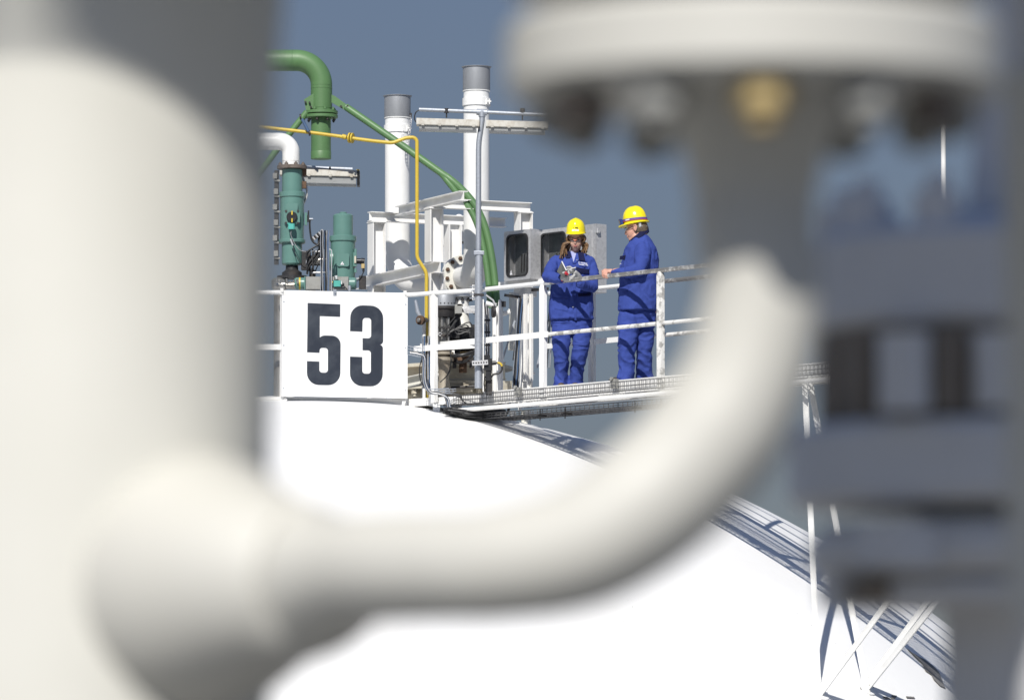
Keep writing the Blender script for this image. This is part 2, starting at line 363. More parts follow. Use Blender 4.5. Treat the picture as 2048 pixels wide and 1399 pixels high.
# ------------------------------------------------------------------ platform on top of the tank
plat = thing('tank_top_platform', 'white steel platform with pipe railing on top of the tank, carrying the valves', 'platform', (P(700, 795, 61.5).x, 61.5, DK))
FL = lambda px, D, h=0: V((P(px, 800, D).x, D, DK + h))
fx = [FL(300, 60.12), FL(563, 60.12), FL(815, 60.42), FL(868, 60.2), FL(985, 59.75), FL(1030, 60.35), FL(1030, 61.0), FL(300, 61.0)]
mb = MB(); vs = [p + UP * z for z in (-.035, -.005) for p in fx]; n = len(fx)
mb.add(vs, [list(range(n))[::-1], list(range(n, 2 * n))] + [(i, (i + 1) % n, n + (i + 1) % n, n + i) for i in range(n)])
mb.build('deck_plate', M_steelwhite, plat)
for i in range(n - 3):
    mb = MB(); a, b = fx[i], fx[i + 1]; sd_ = (b - a).normalized()
    mb.prism([(0, -.085), (.06, -.085), (.06, -.078), (.008, -.078), (.008, -.044), (.06, -.044), (.06, -.037), (0, -.037)], a + sd_ * .001, V((-sd_.y, sd_.x, 0)), UP, sd_, 0, (b - a).length - .002)
    mb.build('edge_channel', M_steelwhite, plat)
for px, D in ((618, 60.3), (873, 60.15)):
    q = FL(px, D); b = on_tank_xy(q.x, q.y)
    z1 = DK - .086
    if px == 873: mb = MB().box(((q.x), D, (z1 + b.z) / 2 - .01), .075, .075, z1 - b.z + .04)
    else: mb = MB().ibeam((q.x, D, min(b.z, z1 - .01) - .03), (q.x, D, z1), .1, .09, up=(1, 0, 0))
    mb.build('support_leg', M_white, plat)
# railing of the platform: posts, a top tube, a flat middle bar
def post(parent, p, h=1.1, w=.075, d=.05, m=M_steelwhite, x=WD, below=.1):
    X = V(x); Y = V((-X.y, X.x, 0))
    mb = MB().prism([(-w / 2, -below), (w / 2, -below), (w / 2, h - .05), (w * .22, h - .012), (-w * .22, h - .012), (-w / 2, h - .05)], p, X, UP, Y, -d / 2, d / 2)
    return mb.build('railing_post', m, parent, bevel=.004)
top = [FL(380, 60.05), FL(563, 60.05), FL(815, 60.38), FL(868, 60.12), FL(955, 59.82)]
tp = arc([p + UP * 1.1 for p in top], [.1, .3, .3], 8)
MB().tube(tp, .024, 16).build('top_rail', M_whiteclean, plat)
for a, b in ((0, 1), (3, 4)):
    MB().beam(top[a] + UP * .52, top[b] + UP * .52, .012, .06).build('middle_rail', M_steelwhite, plat)
for px, D, w in ((480, 60.06, .07), (566, 60.07, .06), (868, 60.13, .075)):
    post(plat, FL(px, D), w=w, below=.07)
MB().beam(FL(828, 60.33, .52), FL(868, 60.12, .52), .012, .06).build('middle_rail', M_steelwhite, plat)

# ------------------------------------------------------------------ number sign
SL, SR_ = FL(563, 60.0), FL(815, 60.33); SX = (SR_ - SL).normalized(); SN = V((SX.y, -SX.x, 0)); SW = (SR_ - SL).length
sz0, sz1 = P(563, 792, 60.0).z, P(563, 589, 60.0).z
sign = thing('number_sign', 'large white enamel sign with black number 53 on the platform railing', 'sign', (SL + SR_) / 2 + V((0, 0, sz0 - DK)))
mid = (SL + SR_) / 2; ctr = V((mid.x, mid.y, (sz0 + sz1) / 2))
MB().box(ctr, SW, .004, sz1 - sz0, SX, SN, UP).build('sign_panel', M_signboard, sign)
MB().cbox(ctr + UP * ((sz1 - sz0) / 2 + .022) - SN * .02, SW * .995, .03, .04, SX, SN, UP).build('top_frame_bar', M_steelwhite, sign)
MB().cbox(ctr - SX * (SW / 2 - .012) - SN * .028, .024, .04, sz1 - sz0, SX, SN, UP).build('side_frame_bar', M_steelwhite, sign)
MB().cbox(ctr + SX * (SW / 2 - .012) - SN * .028, .024, .04, sz1 - sz0, SX, SN, UP).build('side_frame_bar', M_steelwhite, sign)
def roundpoly(pts, n=7):
    o = []; m = len(pts)
    for i, (x, y, r) in enumerate(pts):
        b = V((x, y)); 
        if r <= 0: o.append((x, y)); continue
        a = V(pts[i - 1][:2]); c = V(pts[(i + 1) % m][:2]); u, w = (a - b), (c - b); rr = min(r, u.length * .5, w.length * .5)
        q0, q1 = b + u.normalized() * rr, b + w.normalized() * rr
        for k in range(n + 1):
            t = k / n; kk = .55
            c1, c2 = q0.lerp(b, kk), q1.lerp(b, kk)
            p = q0 * (1 - t) ** 3 + c1 * 3 * t * (1 - t) ** 2 + c2 * 3 * t * t * (1 - t) + q1 * t ** 3; o.append((p.x, p.y))
    return o
five = [(347, 208, 0), (650, 214, 0), (650, 330, 0), (460, 327, 0), (460, 528, 0), (490, 508, 20), (655, 508, 125), (652, 970, 115), (342, 970, 115), (342, 750, 0), (457, 752, 0), (457, 855, 28), (537, 855, 28), (537, 623, 28), (460, 623, 28), (458, 670, 0), (343, 667, 0)]
three = [(743, 462, 0), (747, 217, 115), (1052, 222, 115), (1052, 583, 95), (980, 583, 0), (1050, 583, 95), (1048, 975, 115), (743, 973, 115), (743, 700, 0), (857, 702, 0), (857, 857, 28), (938, 857, 28), (938, 638, 28), (860, 638, 0), (860, 526, 0), (940, 526, 28), (940, 335, 28), (860, 335, 28), (857, 465, 0)]
for dg in (five, three):
    poly = [((540 + a / 4.663 - 563) / 252 * SW, (sz1 - sz0) * (792 - (560 + b / 4.663) + .0) / 203) for a, b in roundpoly(dg)]
    MB().prism(poly, SL + V((0, 0, sz0 - DK)), SX, UP, SN, .0035, .0055).build('digit', M_ink, sign, ang=20)
mb = MB().lathe([(.0075, 0), (.0075, .002), (.004, .005)], (0, 0, 0), seg=10)
pieces('screw', mb, M_galv, sign, [(SL + SX * x + UP * (sz0 - DK + z * (sz1 - sz0)) + SN * .002, SN) for x in (.022, SW - .022) for z in (.08, .5, .93)])
for x in (.0, .42, .98):
    c = SL + SX * (SW * x) + V((0, 0, sz1 - DK + .035)) - SN * .0
    MB().cbox(c, .035, .012, .07, SX, SN, UP).hexa(c + SN * .012, .012, .01, SN).build('rail_bracket', M_galv if x == .42 else M_steelwhite, sign)
for x in (.02, .96):
    c = SL + SX * (SW * x + .02) + V((0, 0, sz0 - DK - .03)) - SN * .02
    MB().tube([c, c - UP * .05 - SN * .03], .02, 12).build('lower_bracket', M_steelwhite, sign)

# ------------------------------------------------------------------ walkway
walk = thing('access_walkway', 'white steel walkway with pipe handrails that the two workers stand on', 'walkway', W(3, .38))
T0, T1, WW = -1.0, 9.0, .77
for n_, nm in ((0, -1), (WW, 1)):
    mb = MB(); mb.prism([(0, -.11), (-.045 * nm, -.11), (-.045 * nm, -.103), (-.006 * nm, -.103), (-.006 * nm, .018), (-.045 * nm, .018), (-.045 * nm, .025), (0, .025)], W(T0, n_), WN, UP, WD, 0, T1 - T0)
    mb.build('stringer', M_steelwhite, walk)
mb = MB()
for k in range(18): mb.beam(W(T0, .03 + k * .041, -.012), W(T1, .03 + k * .041, -.012), .004, .018)
for k in range(int((T1 - T0) / .07)): mb.beam(W(T0 + k * .07, .01, -.004), W(T0 + k * .07, WW - .01, -.004), .006, .006)
mb.build('deck_grating', M_grate, walk, kind='stuff')
for k in range(8): MB().beam(W(T0 + .5 + k * 1.2, .006, -.07), W(T0 + .5 + k * 1.2, WW - .006, -.07), .05, .06).build('cross_member', M_steelwhite, walk)
for k in range(6):
    post(walk, W(k * 1.845, -.026), m=M_white if k < 1 else M_worn)
for px in (1001, 1187, 1490, 1700, 1990):
    post(walk, W(wt(px, WW + .026), WW + .026), w=.042, d=.042, m=M_steelwhite)
# top rails: gloss white at the left end, paint rubbed off further along
MB().tube([W(-1.02, -.028, 1.1), W(.12, -.028, 1.1)], .024, 18).build('top_rail', M_whiteclean, walk)
MB().tube([W(.12, -.028, 1.1), W(T1, -.028, 1.1)], .0235, 18).build('top_rail', M_bare, walk, label='top rail with the white paint rubbed off')
MB().tube([W(-1.0, WW + .028, 1.1), W(.62, WW + .028, 1.1)], .024, 18).build('top_rail', M_whiteclean, walk)
MB().tube([W(.62, WW + .028, 1.1), W(T1, WW + .028, 1.1)], .0235, 18).build('top_rail', M_bare, walk, label='far top rail with worn paint')
MB().beam(W(-2.0, -.045, .56), W(.1, -.045, .56), .062, .01, up=WN).build('middle_rail', M_white, walk)
MB().tube([W(.1, -.028, .56), W(T1, -.028, .56)], .021, 14).build('middle_rail', M_worn, walk)
MB().beam(W(-1.0, WW + .02, .54), W(.42, WW + .02, .54), .055, .01, up=WN).build('middle_rail', M_white, walk)
MB().tube([W(.62, WW + .028, .54), W(T1, WW + .028, .54)], .022, 14).build('middle_rail', M_worn, walk)
MB().tube([W(-.98, WW + .028, 1.1), W(-.86, WW + .028, 1.1)], .028, 16).build('rail_sleeve', M_galv, walk)
# clamps of the joint where platform rail and walkway rail meet
mb = MB().cbox(W(-1.06, -.03, 1.08), .012, .05, .16, WD, WN, UP); mb.build('joint_plate', M_steelwhite, walk)
mb = MB().cbox(W(-1.12, -.03, 1.08), .012, .05, .16, WD, WN, UP); mb.build('joint_plate', M_steelwhite, walk)
for h in (1.02, 1.06, 1.1, 1.14): MB().tube([W(-1.16, -.05, h), W(-1.02, -.05, h)], .007, 8).build('joint_bolt', M_galv, walk)
MB().tube([W(-1.3, -.1, -.16), W(T1, -.1, -.16)], .022, 14).build('lower_tube', M_steelwhite, walk)
tray = wires(W(-1.35, -.09, -.1), W(T1, -.09, -.1), WN, UP, .07, .095, .058, r=.0032).build('cable_tray', M_wire, walk, kind='stuff')
und = wires(W(-1.1, .28, -.25), W(3.1, .28, -.25), WN, UP, .42, .05, .075, r=.0055, nlong=7).build('under_tray', M_wire, walk, kind='stuff')
for t in (-.15, .25, 1.35, 1.75, 2.9, 3.3):
    MB().beam(W(t, .02, -.27), W(t, .14, -.27), .03, .02).tube([W(t, .06, -.32), W(t, .06, -.2)], .006, 8).build('tray_hanger', M_dark, walk)
for t in (-.35, 1.18, 2.9):
    MB().cbox(W(t, -.07, -.02), .07, .06, .1, WD, WN, UP).hexa(W(t, -.11, .03), .02, .02, WN).build('tray_clamp', M_plate, walk)
# legs down to the tank, photographed crossing at the lower right
def strut(a, b, w=.06, name='brace'):
    x, y, z = axes(b - a, (0, -1, .2)); L = (b - a).length; h = w / 2
    MB().prism([(-h, -h), (h, -h), (h, -h + .007), (-h + .007, -h + .007), (-h + .007, h), (-h, h)], a, x, y, z, 0, L).build(name, M_white, walk)
def wtop(px, n=.38, h=-.11): return W(wt(px, n), n, h)
FA, FB = on_tank(1640, 1386), on_tank(1733, 1376); ap = wtop(1611, 0.02)
FC = on_tank(1636, 1362); 
strut(FC, ap, .055, 'leg'); strut(FB + V((.0, .03, 0)), ap + V((.06, .25, 0)), .055, 'leg')
strut(FA, wtop(2140, .02)); strut(FB, wtop(2280, .02)); strut(FB + V((-.02, .05, .02)), wtop(2215, .75))
for q in (FA, FB, FC):
    nn = (q - TC).normalized(); MB().disc(q + nn * .0, .10, .03, nn, 20).build('foot_plate', M_white, walk)
MB().tube([FB + (FB - TC).normalized() * .02, FB - UP * .25 - V((0, .16, 0))], .03, 12).build('pipe_stub', M_worn, walk)

# ------------------------------------------------------------------ tall pole beyond the walkway
t_ = wt(1892, WW + .06); b = W(t_, WW + .06, -.1)
pole = thing('lamp_pole', 'tall thin white pole standing alone on the far side of the walkway, right', 'pole', b)
MB().tube([b, b + UP * 3.35], [.028, .022], 16).build('mast', M_whiteclean, pole)
MB().cbox(b + UP * .06, .14, .05, .12, WD, WN, UP).build('mast_bracket', M_steelwhite, pole)
tp_ = b + UP * 3.33
MB().cbox(tp_ + UP * .03 - WN * .12, .14, .34, .06, WD, WN, UP, b=.02).build('lamp_head', M_lamp, pole)

# ------------------------------------------------------------------ foreground: out of focus pipes on the camera's own platform
dkz = CZ - 1.75
MB().box((0, 3.9, dkz - .06), 7, 9.5, .12).build('viewing_deck', M_deckdark, kind='structure')
for x in (-3.2, 3.2):
    for y in (-.5, 8.3): MB().tube([(x, y, 0), (x, y, dkz - .12)], .15, 20).build('deck_column', M_white, kind='structure')
BD = 5.35; bx = P(140, 700, BD).x; BR = s(404, BD)
big = thing('large_cream_pipe', 'very large cream upright pipe, blurred, filling the left side close to the camera', 'pipe', (bx, BD, dkz))
zt = P(140, -175, BD).z
zy = lambda y: P(140, y, BD).z - dkz
MB().lathe([(BR, 0), (BR, zy(480))] + [(s(r, BD), zy(y)) for r, y in ((405, 400), (407, 300), (410, 220), (415, 150), (421, 80), (427, 10), (431, -50), (434, -110), (434, -175))], (bx, BD, dkz), seg=128).build('pipe_body', M_cream, big, ang=70)
zf = P(140, -600, BD).z
MB().tube([(bx, BD, zt - .02), (bx, BD, zf)], BR * 1.075, 96).build('pipe_body', M_cream, big)
MB().disc((bx, BD, zf + .015), BR + .325, .03, seg=96, b=.008).build('flange', M_cream, big)
gmb = MB()
for k in range(720):
    a = 2 * math.pi * k / 720; dr = V((math.cos(a), math.sin(a), 0))
    gmb.box(V((bx, BD, zf + .015)) + dr * (BR + .366), .078, .0024, .02, dr, V((-dr.y, dr.x, 0)))
gmb.build('shadow_fins', M_cream, big, kind='stuff')  # unseen fins, added to soften the shadow thrown on the pipe
MB().tube([(bx, BD, zf + .03), (bx, BD, zf + .1)], BR, 64).build('collar', M_cream, big)
zt = zf - .075
MB().tube(arc([(bx, BD, zt + .175), (bx, BD, zt + .9), (bx - 1.2, BD + 1.0, zt + .9)], .4), BR, 64).build('upper_bend', M_cream, big)
gmb = MB()
for k in range(264):
    a = 2 * math.pi * k / 264; dr = V((math.cos(a), math.sin(a), 0))
    gmb.box(V((bx, BD, zt + .03)) + dr * (BR + .165), .11, .0055, .05, dr, V((-dr.y, dr.x, 0)))
gmb.build('shadow_fins', M_cream, big, kind='stuff')  # second unseen fin ring, added to part-shade the pipe top
MB().disc((bx, BD, dkz + .02), BR + .12, .04, seg=64).build('base_plate', M_cream, big)
# branch line
PD = 4.9; pr = s(116, PD)
br = thing('cream_branch_pipe', 'cream pipe sweeping from the large pipe up to the big flange, blurred', 'pipe', (P(1500, 900, PD).x, PD, dkz))
BC = P(418, 1168, 5.215)
nb = V((.65, -.76, 0)); 
path = [BC - nb * .035, BC, BC + nb * .022, BC + nb * .05, BC + nb * .08, BC + nb * .108 + V((.007, 0, 0)), BC + nb * .137 + V((.014, 0, 0))]
rr = [.121, .120, .114, .103, .090, .078, .069]
body = spline([path[-1], P(740, 1136, 5.02), P(870, 1130, 4.96), P(1000, 1124, 4.92), P(1185, 1078, PD), P(1370, 935, PD), P(1480, 775, PD), P(1520, 600, PD), P(1510, 470, PD), P(1508, 380, PD)], 8)[1:]
k0 = len(rr); wpx = lambda x: 113 + 24 * max(0, min(1, (x - 950) / 330)) - 14 * max(0, min(1, (x - 1440) / 80))
rads = rr + [s(wpx(px_of(p)[0]), p.y) + .018 * max(0, 1 - (i + 1) / 7) ** 1.5 for i, p in enumerate(body)]; pr = rads[-1]
MB().tube(path + body, rads, 64).build('pipe_run', M_branch, br, ang=70)
FC_ = P(1508, 175, PD); FR = s(500, PD)
z0_ = P(1516, 470, PD).z
MB().lathe([(s(r, PD), P(1516, y, PD).z - z0_) for r, y in ((pr / s(1, PD) * .97, 470), (122, 420), (130, 370), (143, 320), (160, 270), (180, 225), (190, 200))], (FC_.x, PD, z0_), seg=64).build('weld_neck', M_branch, br, ang=70)
fz = P(1512, 198, PD).z
th_ = s(152, PD)
MB().disc((FC_.x, PD, fz + th_ / 2), FR, th_, seg=96, b=.008).build('flange', M_branch, br)
MB().disc((FC_.x, PD, fz + th_ + .014), FR * .72, .026, seg=64).build('gasket', M_rubber, br)
MB().disc((FC_.x, PD, fz + th_ + .028 + .045), FR, .09, seg=96, b=.008).build('flange', M_branch, br)
nutm = MB().hexa((0, 0, 0), .023, .022).disc((0, 0, -.014), .014, .01, seg=12)
bp_ = lambda k: ((FC_.x + FR * .80 * math.cos(R(-90 + 30 * k)), PD + FR * .80 * math.sin(R(-90 + 30 * k)), fz - .017), UP)
pieces('bolt', nutm, M_brown, br, [bp_(k) for k in (2, 10)])
pieces('bolt', MB().hexa((0, 0, 0), .023, .022).disc((0, 0, -.014), .014, .01, seg=12), M_plate, br, [bp_(k) for k in (3, 4, 5, 6, 7, 8, 9)])
pieces('bolt', MB().hexa((0, 0, 0), .025, .026).disc((0, 0, -.02), .014, .02, seg=12), M_plate, br, [bp_(1), bp_(11)])
pieces('bolt', MB().hexa((0, 0, 0), .024, .026).disc((0, 0, -.02), .014, .02, seg=12), M_zinc, br, [((FC_.x, PD - FR * .8, fz - .017), UP)])
flange_bolts(br, (FC_.x, PD, fz + th_ + .16), UP, FR * .80, 12, .033, .04, M_zinc, ph=R(-90))
vz = fz + th_ + .12
MB().lathe([(.12, 0), (.13, .05), (.30, .2), (.36, .3), (.36, .62), (.30, .72), (.2, .78), (.2, .95)], (FC_.x, PD, vz), seg=64).build('valve_body', M_branch, br, ang=60)  # unseen body above the flange, added to cast shade behind it
MB().tube([(FC_.x + .2, PD, vz + 1.6), (FC_.x + .2, PD, vz + 3.2)], .34, 40).build('shade_cylinder', M_branch, br)  # unseen cylinder, added to shade the top of the valve stack
MB().lathe([(.40, 0), (.45, .03), (.45, 1.35), (.40, 1.38)], (FC_.x - .72, PD, vz + 1.33), (1, 0, 0), 64).build('shade_drum', M_branch, br)  # unseen drum, added to keep the sun off the valve stack
MB().tube([(FC_.x, PD, vz + .9), (FC_.x, PD, vz + 1.05)], .1, 24).build('added_stem_housing', M_branch, br)
# dark valve on the right
VD = 6.9; vx = P(1980, 700, VD).x
va = thing('flanged_valve_stack', 'shaded grey stack of thick valve flanges, blurred, at the right edge', 'valve', (vx, VD, dkz))
z_ = lambda py: P(1990, py, VD).z
MB().tube([(vx, VD, dkz), (vx, VD, z_(1165))], s(95, VD), 40).build('lower_pipe', M_creamshade, va)
MB().tube([(vx, VD, z_(860)), (vx, VD, z_(670))], s(345, VD), 64).build('gap_shade_ring', M_gapshade, va)  # wide core coloured dark to put shade into the gap
MB().tube([(vx, VD, z_(1165)), (vx, VD, z_(1010))], s(150, VD), 40).build('neck', M_creamshade, va)
MB().tube([(vx, VD, z_(420)), (vx + .06, VD, z_(-420))], s(45, VD), 40).build('upper_pipe', M_creamshade, va)
for a, b_, r_ in ((478, 672, 360), (858, 1018, 405), ):
    h = z_(a) - z_(b_); MB().disc((vx, VD, (z_(a) + z_(b_)) / 2), s(r_, VD), h, seg=96, b=.012).build('flange', M_creamshade, va)
def stub(px, a, b_, w, m=M_creamshade, dd=-.12):
    q = P(px, 800, VD + dd); MB().tube([(q.x, VD + dd, z_(b_) + .003), (q.x, VD + dd, z_(a) - .003)], s(w, VD), 20).build('stud', m, va)
stub(1810, 690, 850, 52, dd=-.21); stub(1985, 690, 845, 40, dd=-.215); stub(1672, 690, 850, 28, M_gapshade, -.07); stub(1738, 690, 850, 18, M_gapshade, -.17); stub(1895, 690, 850, 26, M_gapshade, -.215)  # the brown ones carry the painted gap shade too
MB().disc((vx, VD, z_(1105)), s(370, VD), s(105, VD), seg=64, b=.02).build('lower_flange', M_creamshade, va)
stub(1795, 1060, 1150, 80, dd=-.2); stub(1670, 1160, 1225, 34, M_creamshade, -.08); stub(1850, 1160, 1225, 60, M_creamshade, -.13); stub(1740, 1160, 1220, 45, M_gapshade, -.13)
MB().disc((vx, VD, z_(1190)), s(330, VD), s(50, VD), seg=64, b=.01).build('backing_ring', M_creamshade, va)
MB().lathe([(s(200, VD), 0), (s(150, VD), .015), (s(100, VD), .03)], (vx, VD, z_(478)), seg=40).build('hub', M_creamshade, va)
flange_bolts(va, (vx, VD, z_(478) + .02), UP, s(290, VD), 10, .03, .04, M_creamshade, ph=R(-115))
q = P(2096, 700, 5.3)
rp = thing('sunlit_riser_pipe', 'cream riser pipe catching the sun, cut off by the right edge', 'pipe', (q.x, 5.3, dkz))
MB().tube([(q.x, 5.3, P(2100, 1240, 5.3).z), (q.x, 5.3, P(2100, 150, 5.3).z)], s(85, 5.3), 40).build('riser', M_cream, rp)
MB().tube([(q.x, 5.3, dkz), (q.x, 5.3, P(2100, 1240, 5.3).z)], s(60, 5.3), 40).build('lower_riser', M_creamshade, rp)
MB().tube([(q.x, 5.3, P(2100, 150, 5.3).z), (q.x, 5.3, P(2100, -500, 5.3).z)], s(60, 5.3), 40).build('upper_riser', M_creamshade, rp)
# ================================================================== equipment on the platform
def pp(D, *pts): return [P(x, y, D) for x, y in pts]
def foot(px, D): q = P(px, 790, D); return V((q.x, q.y, DK))
WA = V((-math.sin(R(24.5)), math.cos(R(24.5)), 0)); WB = V((math.cos(R(24.5)), math.sin(R(24.5)), 0))
def along(p0, d, px):
    k = (px - 1024) / F; t = (p0.x - k * p0.y) / (k * d.y - d.x); return p0 + d * t

# ---- white steel portal frame
fr = thing('pipe_support_frame', 'white H-beam portal frame behind the sign, holding the vent pipes', 'steel frame', foot(868, 61.3))
c2 = P(868, 500, 61.3); c2.z = 0; c1 = along(c2, WA, 752); c3 = along(c2, WB, 1047); c4 = along(c1, WB, 905)
def zat(py, q): return P(1024, py, q.y).z
def at_z(q, z): return V((q.x, q.y, z))
zA = zat(396, c2); hA = .105; zL = zat(525, c2); hL = .125
cb = .155
def column(q, z0, z1): return MB().ibeam(at_z(q, z0), at_z(q, z1), cb, cb, .012, up=WB).build('column', M_steelwhite, fr)
column(c2, zL + .002, zA - hA - .002); column(c2, DK, zL - hL - .002)
column(c1, zL + .002, zA - hA - .002); column(c1, DK, zL - hL - .002)
column(c3, DK, zA - hA - .002)
column(c4, DK, zA - hA - .002)
def hbeam(a, b, ztop, h, w=.10, t=.009):
    MB().ibeam(at_z(a, ztop - h / 2), at_z(b, ztop - h / 2), h, w, t, up=UP).build('beam', M_steelwhite, fr)
hbeam(along(c2, WA, 927), along(c2, WA, 797), zA, hA)
hbeam(along(c2, WA, 880), along(c2, WA, 720), zL, hL, .12)
hbeam(c1 - WB * .09, along(c1, WB, 1010), zA - .002, hA)
hbeam(c2 + WB * .052, c3 + WB * .08, zA - .003, hA)
hbeam(c4 + WA * .2, along(c4, WA, 925), zL - .002, .1, .1)
for q in (c1, c2, c3):
    MB().cbox(at_z(q, zA - hA - .012), .17, .17, .012, WA, WB, UP).build('head_plate', M_steelwhite, fr)
mbb = MB().hexa((0, 0, 0), .012, .014).disc((0, 0, .01), .006, .012, seg=8)
pieces('bolt', mbb, M_steelwhite, fr, [(at_z(q, z) + WB * (sx * .045) - WA * .04, -UP) for q in (c1, c2) for z in (zA - hA - .026,) for sx in (-1, 1)] + [(at_z(c2, zL - hL - .012) + WB * .03 - WA * .04, -UP)])
for q in (c1, c2, c3, c4): MB().cbox(at_z(q, DK + .006), .24, .24, .012, WA, WB, UP).build('base_plate', M_steelwhite, fr)

# ---- white relief stacks
def stack(D, x, y, r, name, label, cap, tail, seams, chain=False):
    b = foot(x, D); st = thing(name, label, 'vent stack', b)
    X = P(x, y, D).x; zc0 = P(x, cap, D).z; zt = P(x, y, D).z; rr = s(r, D)
    MB().tube([(X, D, zc0)] + tail, rr * .93, 40).build('pipe_body', M_white, st) if 0 else None
    pts = arc([V((X, D, zc0))] + tail[0], tail[1], 16)
    MB().tube(pts, [rr * .95] * len(pts), 40).build('pipe_body', M_white, st, ang=60)
    MB().lathe([(rr * .99, 0), (rr, .004), (rr, zt - zc0 - .012), (rr * 1.10, zt - zc0 - .004), (rr * 1.10, zt - zc0), (rr * .93, zt - zc0), (rr * .93, zt - zc0 - .3), (0, zt - zc0 - .3)], (X, D, zc0), seg=48).build('rain_cap_sleeve', M_tin, st)
    MB().lathe([(rr * .96, 0), (rr * 1.035, .003), (rr * 1.035, .085), (rr * .96, .088)], (X, D, zc0 - .17), seg=48).build('clamp_collar', M_white, st)
    MB().disc((X, D, zc0 - .004), rr * 1.015, .01, seg=48).build('band', M_white, st)
    q = V((X + rr * .75, D - rr * .72, zc0 - .13))
    MB().box(q, .012, .03, .06).box(q + V((.03, .01, 0)), .012, .03, .06).tube([q - V((.03, 0, 0)), q + V((.05, 0, 0))], .008, 8).build('collar_lug', M_steelwhite, st)
    return st, X, rr, zc0
sA, XA, rA, zcA = stack(63.3, 795, 192, 26.5, 'vent_stack', 'left and shorter white vent stack with grey cap and chain', 236,
    ([P(795, 560, 63.3), P(905, 572, 62.6)], [.33]), [])
sB, XB, rB, zcB = stack(62.1, 953, 134, 27.5, 'vent_stack', 'right and taller white vent stack with grey cap, behind the lamp pole', 182,
    ([P(953, 556, 62.1), P(922, 551, 62.75)], [.24]), [])
# left stack: overlapping weld seam and elbow, chain hanging from the cap
MB().disc(P(868, 569, 62.85), rA * .975, .012, V((.95, -.3, -.05)), 40).build('weld_seam', M_white, sA)
def link(p, q, r=.0035, w=.011):
    d = (q - p); L = d.length; mbx = MB(); x, y, z = axes(d, (.3, -1, 0)); pts = []
    for k in range(11):
        a = 2 * math.pi * k / 10; pts.append((p + q) / 2 + z * (math.cos(a) * L * .62) + x * (math.sin(a) * w))
    mbx.tube(pts, r, 6, caps=False); return mbx
cp = [V((XA + rA * 1.02, 63.3 - rA * .35, z)) for z in (zcA + .02, zcA - .05)] + pp(63.02, (819, 262), (817, 282), (812, 300), (806, 290), (806, 262))
cs = spline(cp, 4)
for i in range(len(cs) - 1):
    if (cs[i + 1] - cs[i]).length > .012: link(cs[i], cs[i + 1]).build('chain_link', M_stain, sA)
MB().box(V((XA + rA, 63.3 - rA * .3, zcA + .03)), .03, .02, .04).build('chain_bracket', M_dark, sA)
# right stack: bolted flange facing the camera
fc = P(926, 551, 62.6); fa = V((.25, -.97, 0)).normalized()
MB().disc(fc, s(42, 62), .045, fa, 48).build('bolted_flange', M_creamdirty if 0 else M_cream, sB)
flange_bolts(sB, fc + fa * .03, fa, s(35, 62), 12, .024, .02, M_rust, ph=.2)
MB().disc(fc - fa * .055, s(42, 62), .045, fa, 48).build('bolted_flange', M_steelwhite, sB)
MB().lathe([(s(22, 62), 0), (s(27, 62), .12), (s(27, 62), .3), (s(20, 62), .42)], fc - fa * .5, fa, 40).build('valve_body', M_steelwhite, sB, ang=60)
MB().disc(P(953, 464, 62.1), rB * .96, .006, seg=40).build('weld_seam', M_white, sB)
# pipes hidden behind: two smaller relief outlets
for px, px2, D, y0, y1, r, lb in ((894, 897, 63.5, 437, 492, 8.5, 'left one of two short white vent outlets beside the tall stack'), (918, 912, 63.4, 430, 485, 9.5, 'right one of two short white vent outlets, tucked behind the tall stack')):
    o = thing('vent_outlet', lb, 'vent pipe', foot(px, D), 'short vent outlets')
    MB().tube(pp(D, (px, y0 + 6), (px, y1)), s(r, D), 28).ball(P(px, y0 + 7, D), s(r, D) * .98, rz=s(9, D), seg=24).build('outlet_hood', M_white, o)
    MB().disc(P(px, y1, D), s(r + 2, D), .02).build('clamp_ring', M_dark, o)
    MB().tube([P(px2, y1 + 2, D), P(px2 + 2, y1 + 45, D), V((P(px2 + 2, 700, D).x, D, DK))], s(r * 1.1, D), 28).build('riser', M_white, o)
MB().cbox(P(909, 455, 63.3), .07, .07, .09).build('coupling_box', M_steelwhite, o); MB().tube(pp(63.2, (903, 446), (915, 446)), .012, 8).build('coupling_bolt', M_dark, o)

# ---- green swan-neck vent
GD = 62.0
gv = thing('green_vent_pipe', 'green swan-neck vent pipe with bolted flange and long green braces', 'vent pipe', foot(470, GD))
gr_ = s(21.5, GD)
pts = arc([P(470, 790, GD), P(470, 121, GD), P(643, 121, GD), P(643, 222, GD)], [s(60, GD), s(60, GD)], 20)
pts[0].z = DK
MB().tube(pts, gr_, 48).build('upper_pipe', M_green, gv, ang=60)
MB().tube(pp(GD, (642, 234), (642, 303), ), s(20, GD), 48, caps=False).build('lower_pipe', M_green, gv)
MB().lathe([(s(20.4, GD), 0), (s(20.6, GD), s(14, GD)), (s(19.6, GD), s(16, GD))], P(642, 318, GD), seg=48).build('outlet_collar', M_green, gv)
MB().disc(P(642, 316.5, GD), s(19, GD), .004).build('outlet_mesh', M_blackp, gv)
for y_ in (177, 216): MB().disc(P(643, y_, GD), gr_ * 1.025, .008, seg=48).build('weld_seam', M_green, gv)
MB().disc(P(643, 171, GD) + V((0, 0, 0)), gr_ * 1.02, .006, seg=48).build('weld_seam', M_green, gv)
MB().disc(P(585, 121, GD), gr_ * 1.02, .006, (1, 0, 0), 48).build('weld_seam', M_green, gv)
for y_ in (225, 233): MB().disc(P(643, y_, GD), s(33, GD), s(6, GD), seg=48).build('flange', M_green, gv)
flange_bolts(gv, P(643, 219, GD), UP, s(27, GD), 8, .016, .02, M_green, ph=.3); flange_bolts(gv, P(643, 240, GD), -UP, s(27, GD), 8, .016, .02, M_dark, ph=.3)
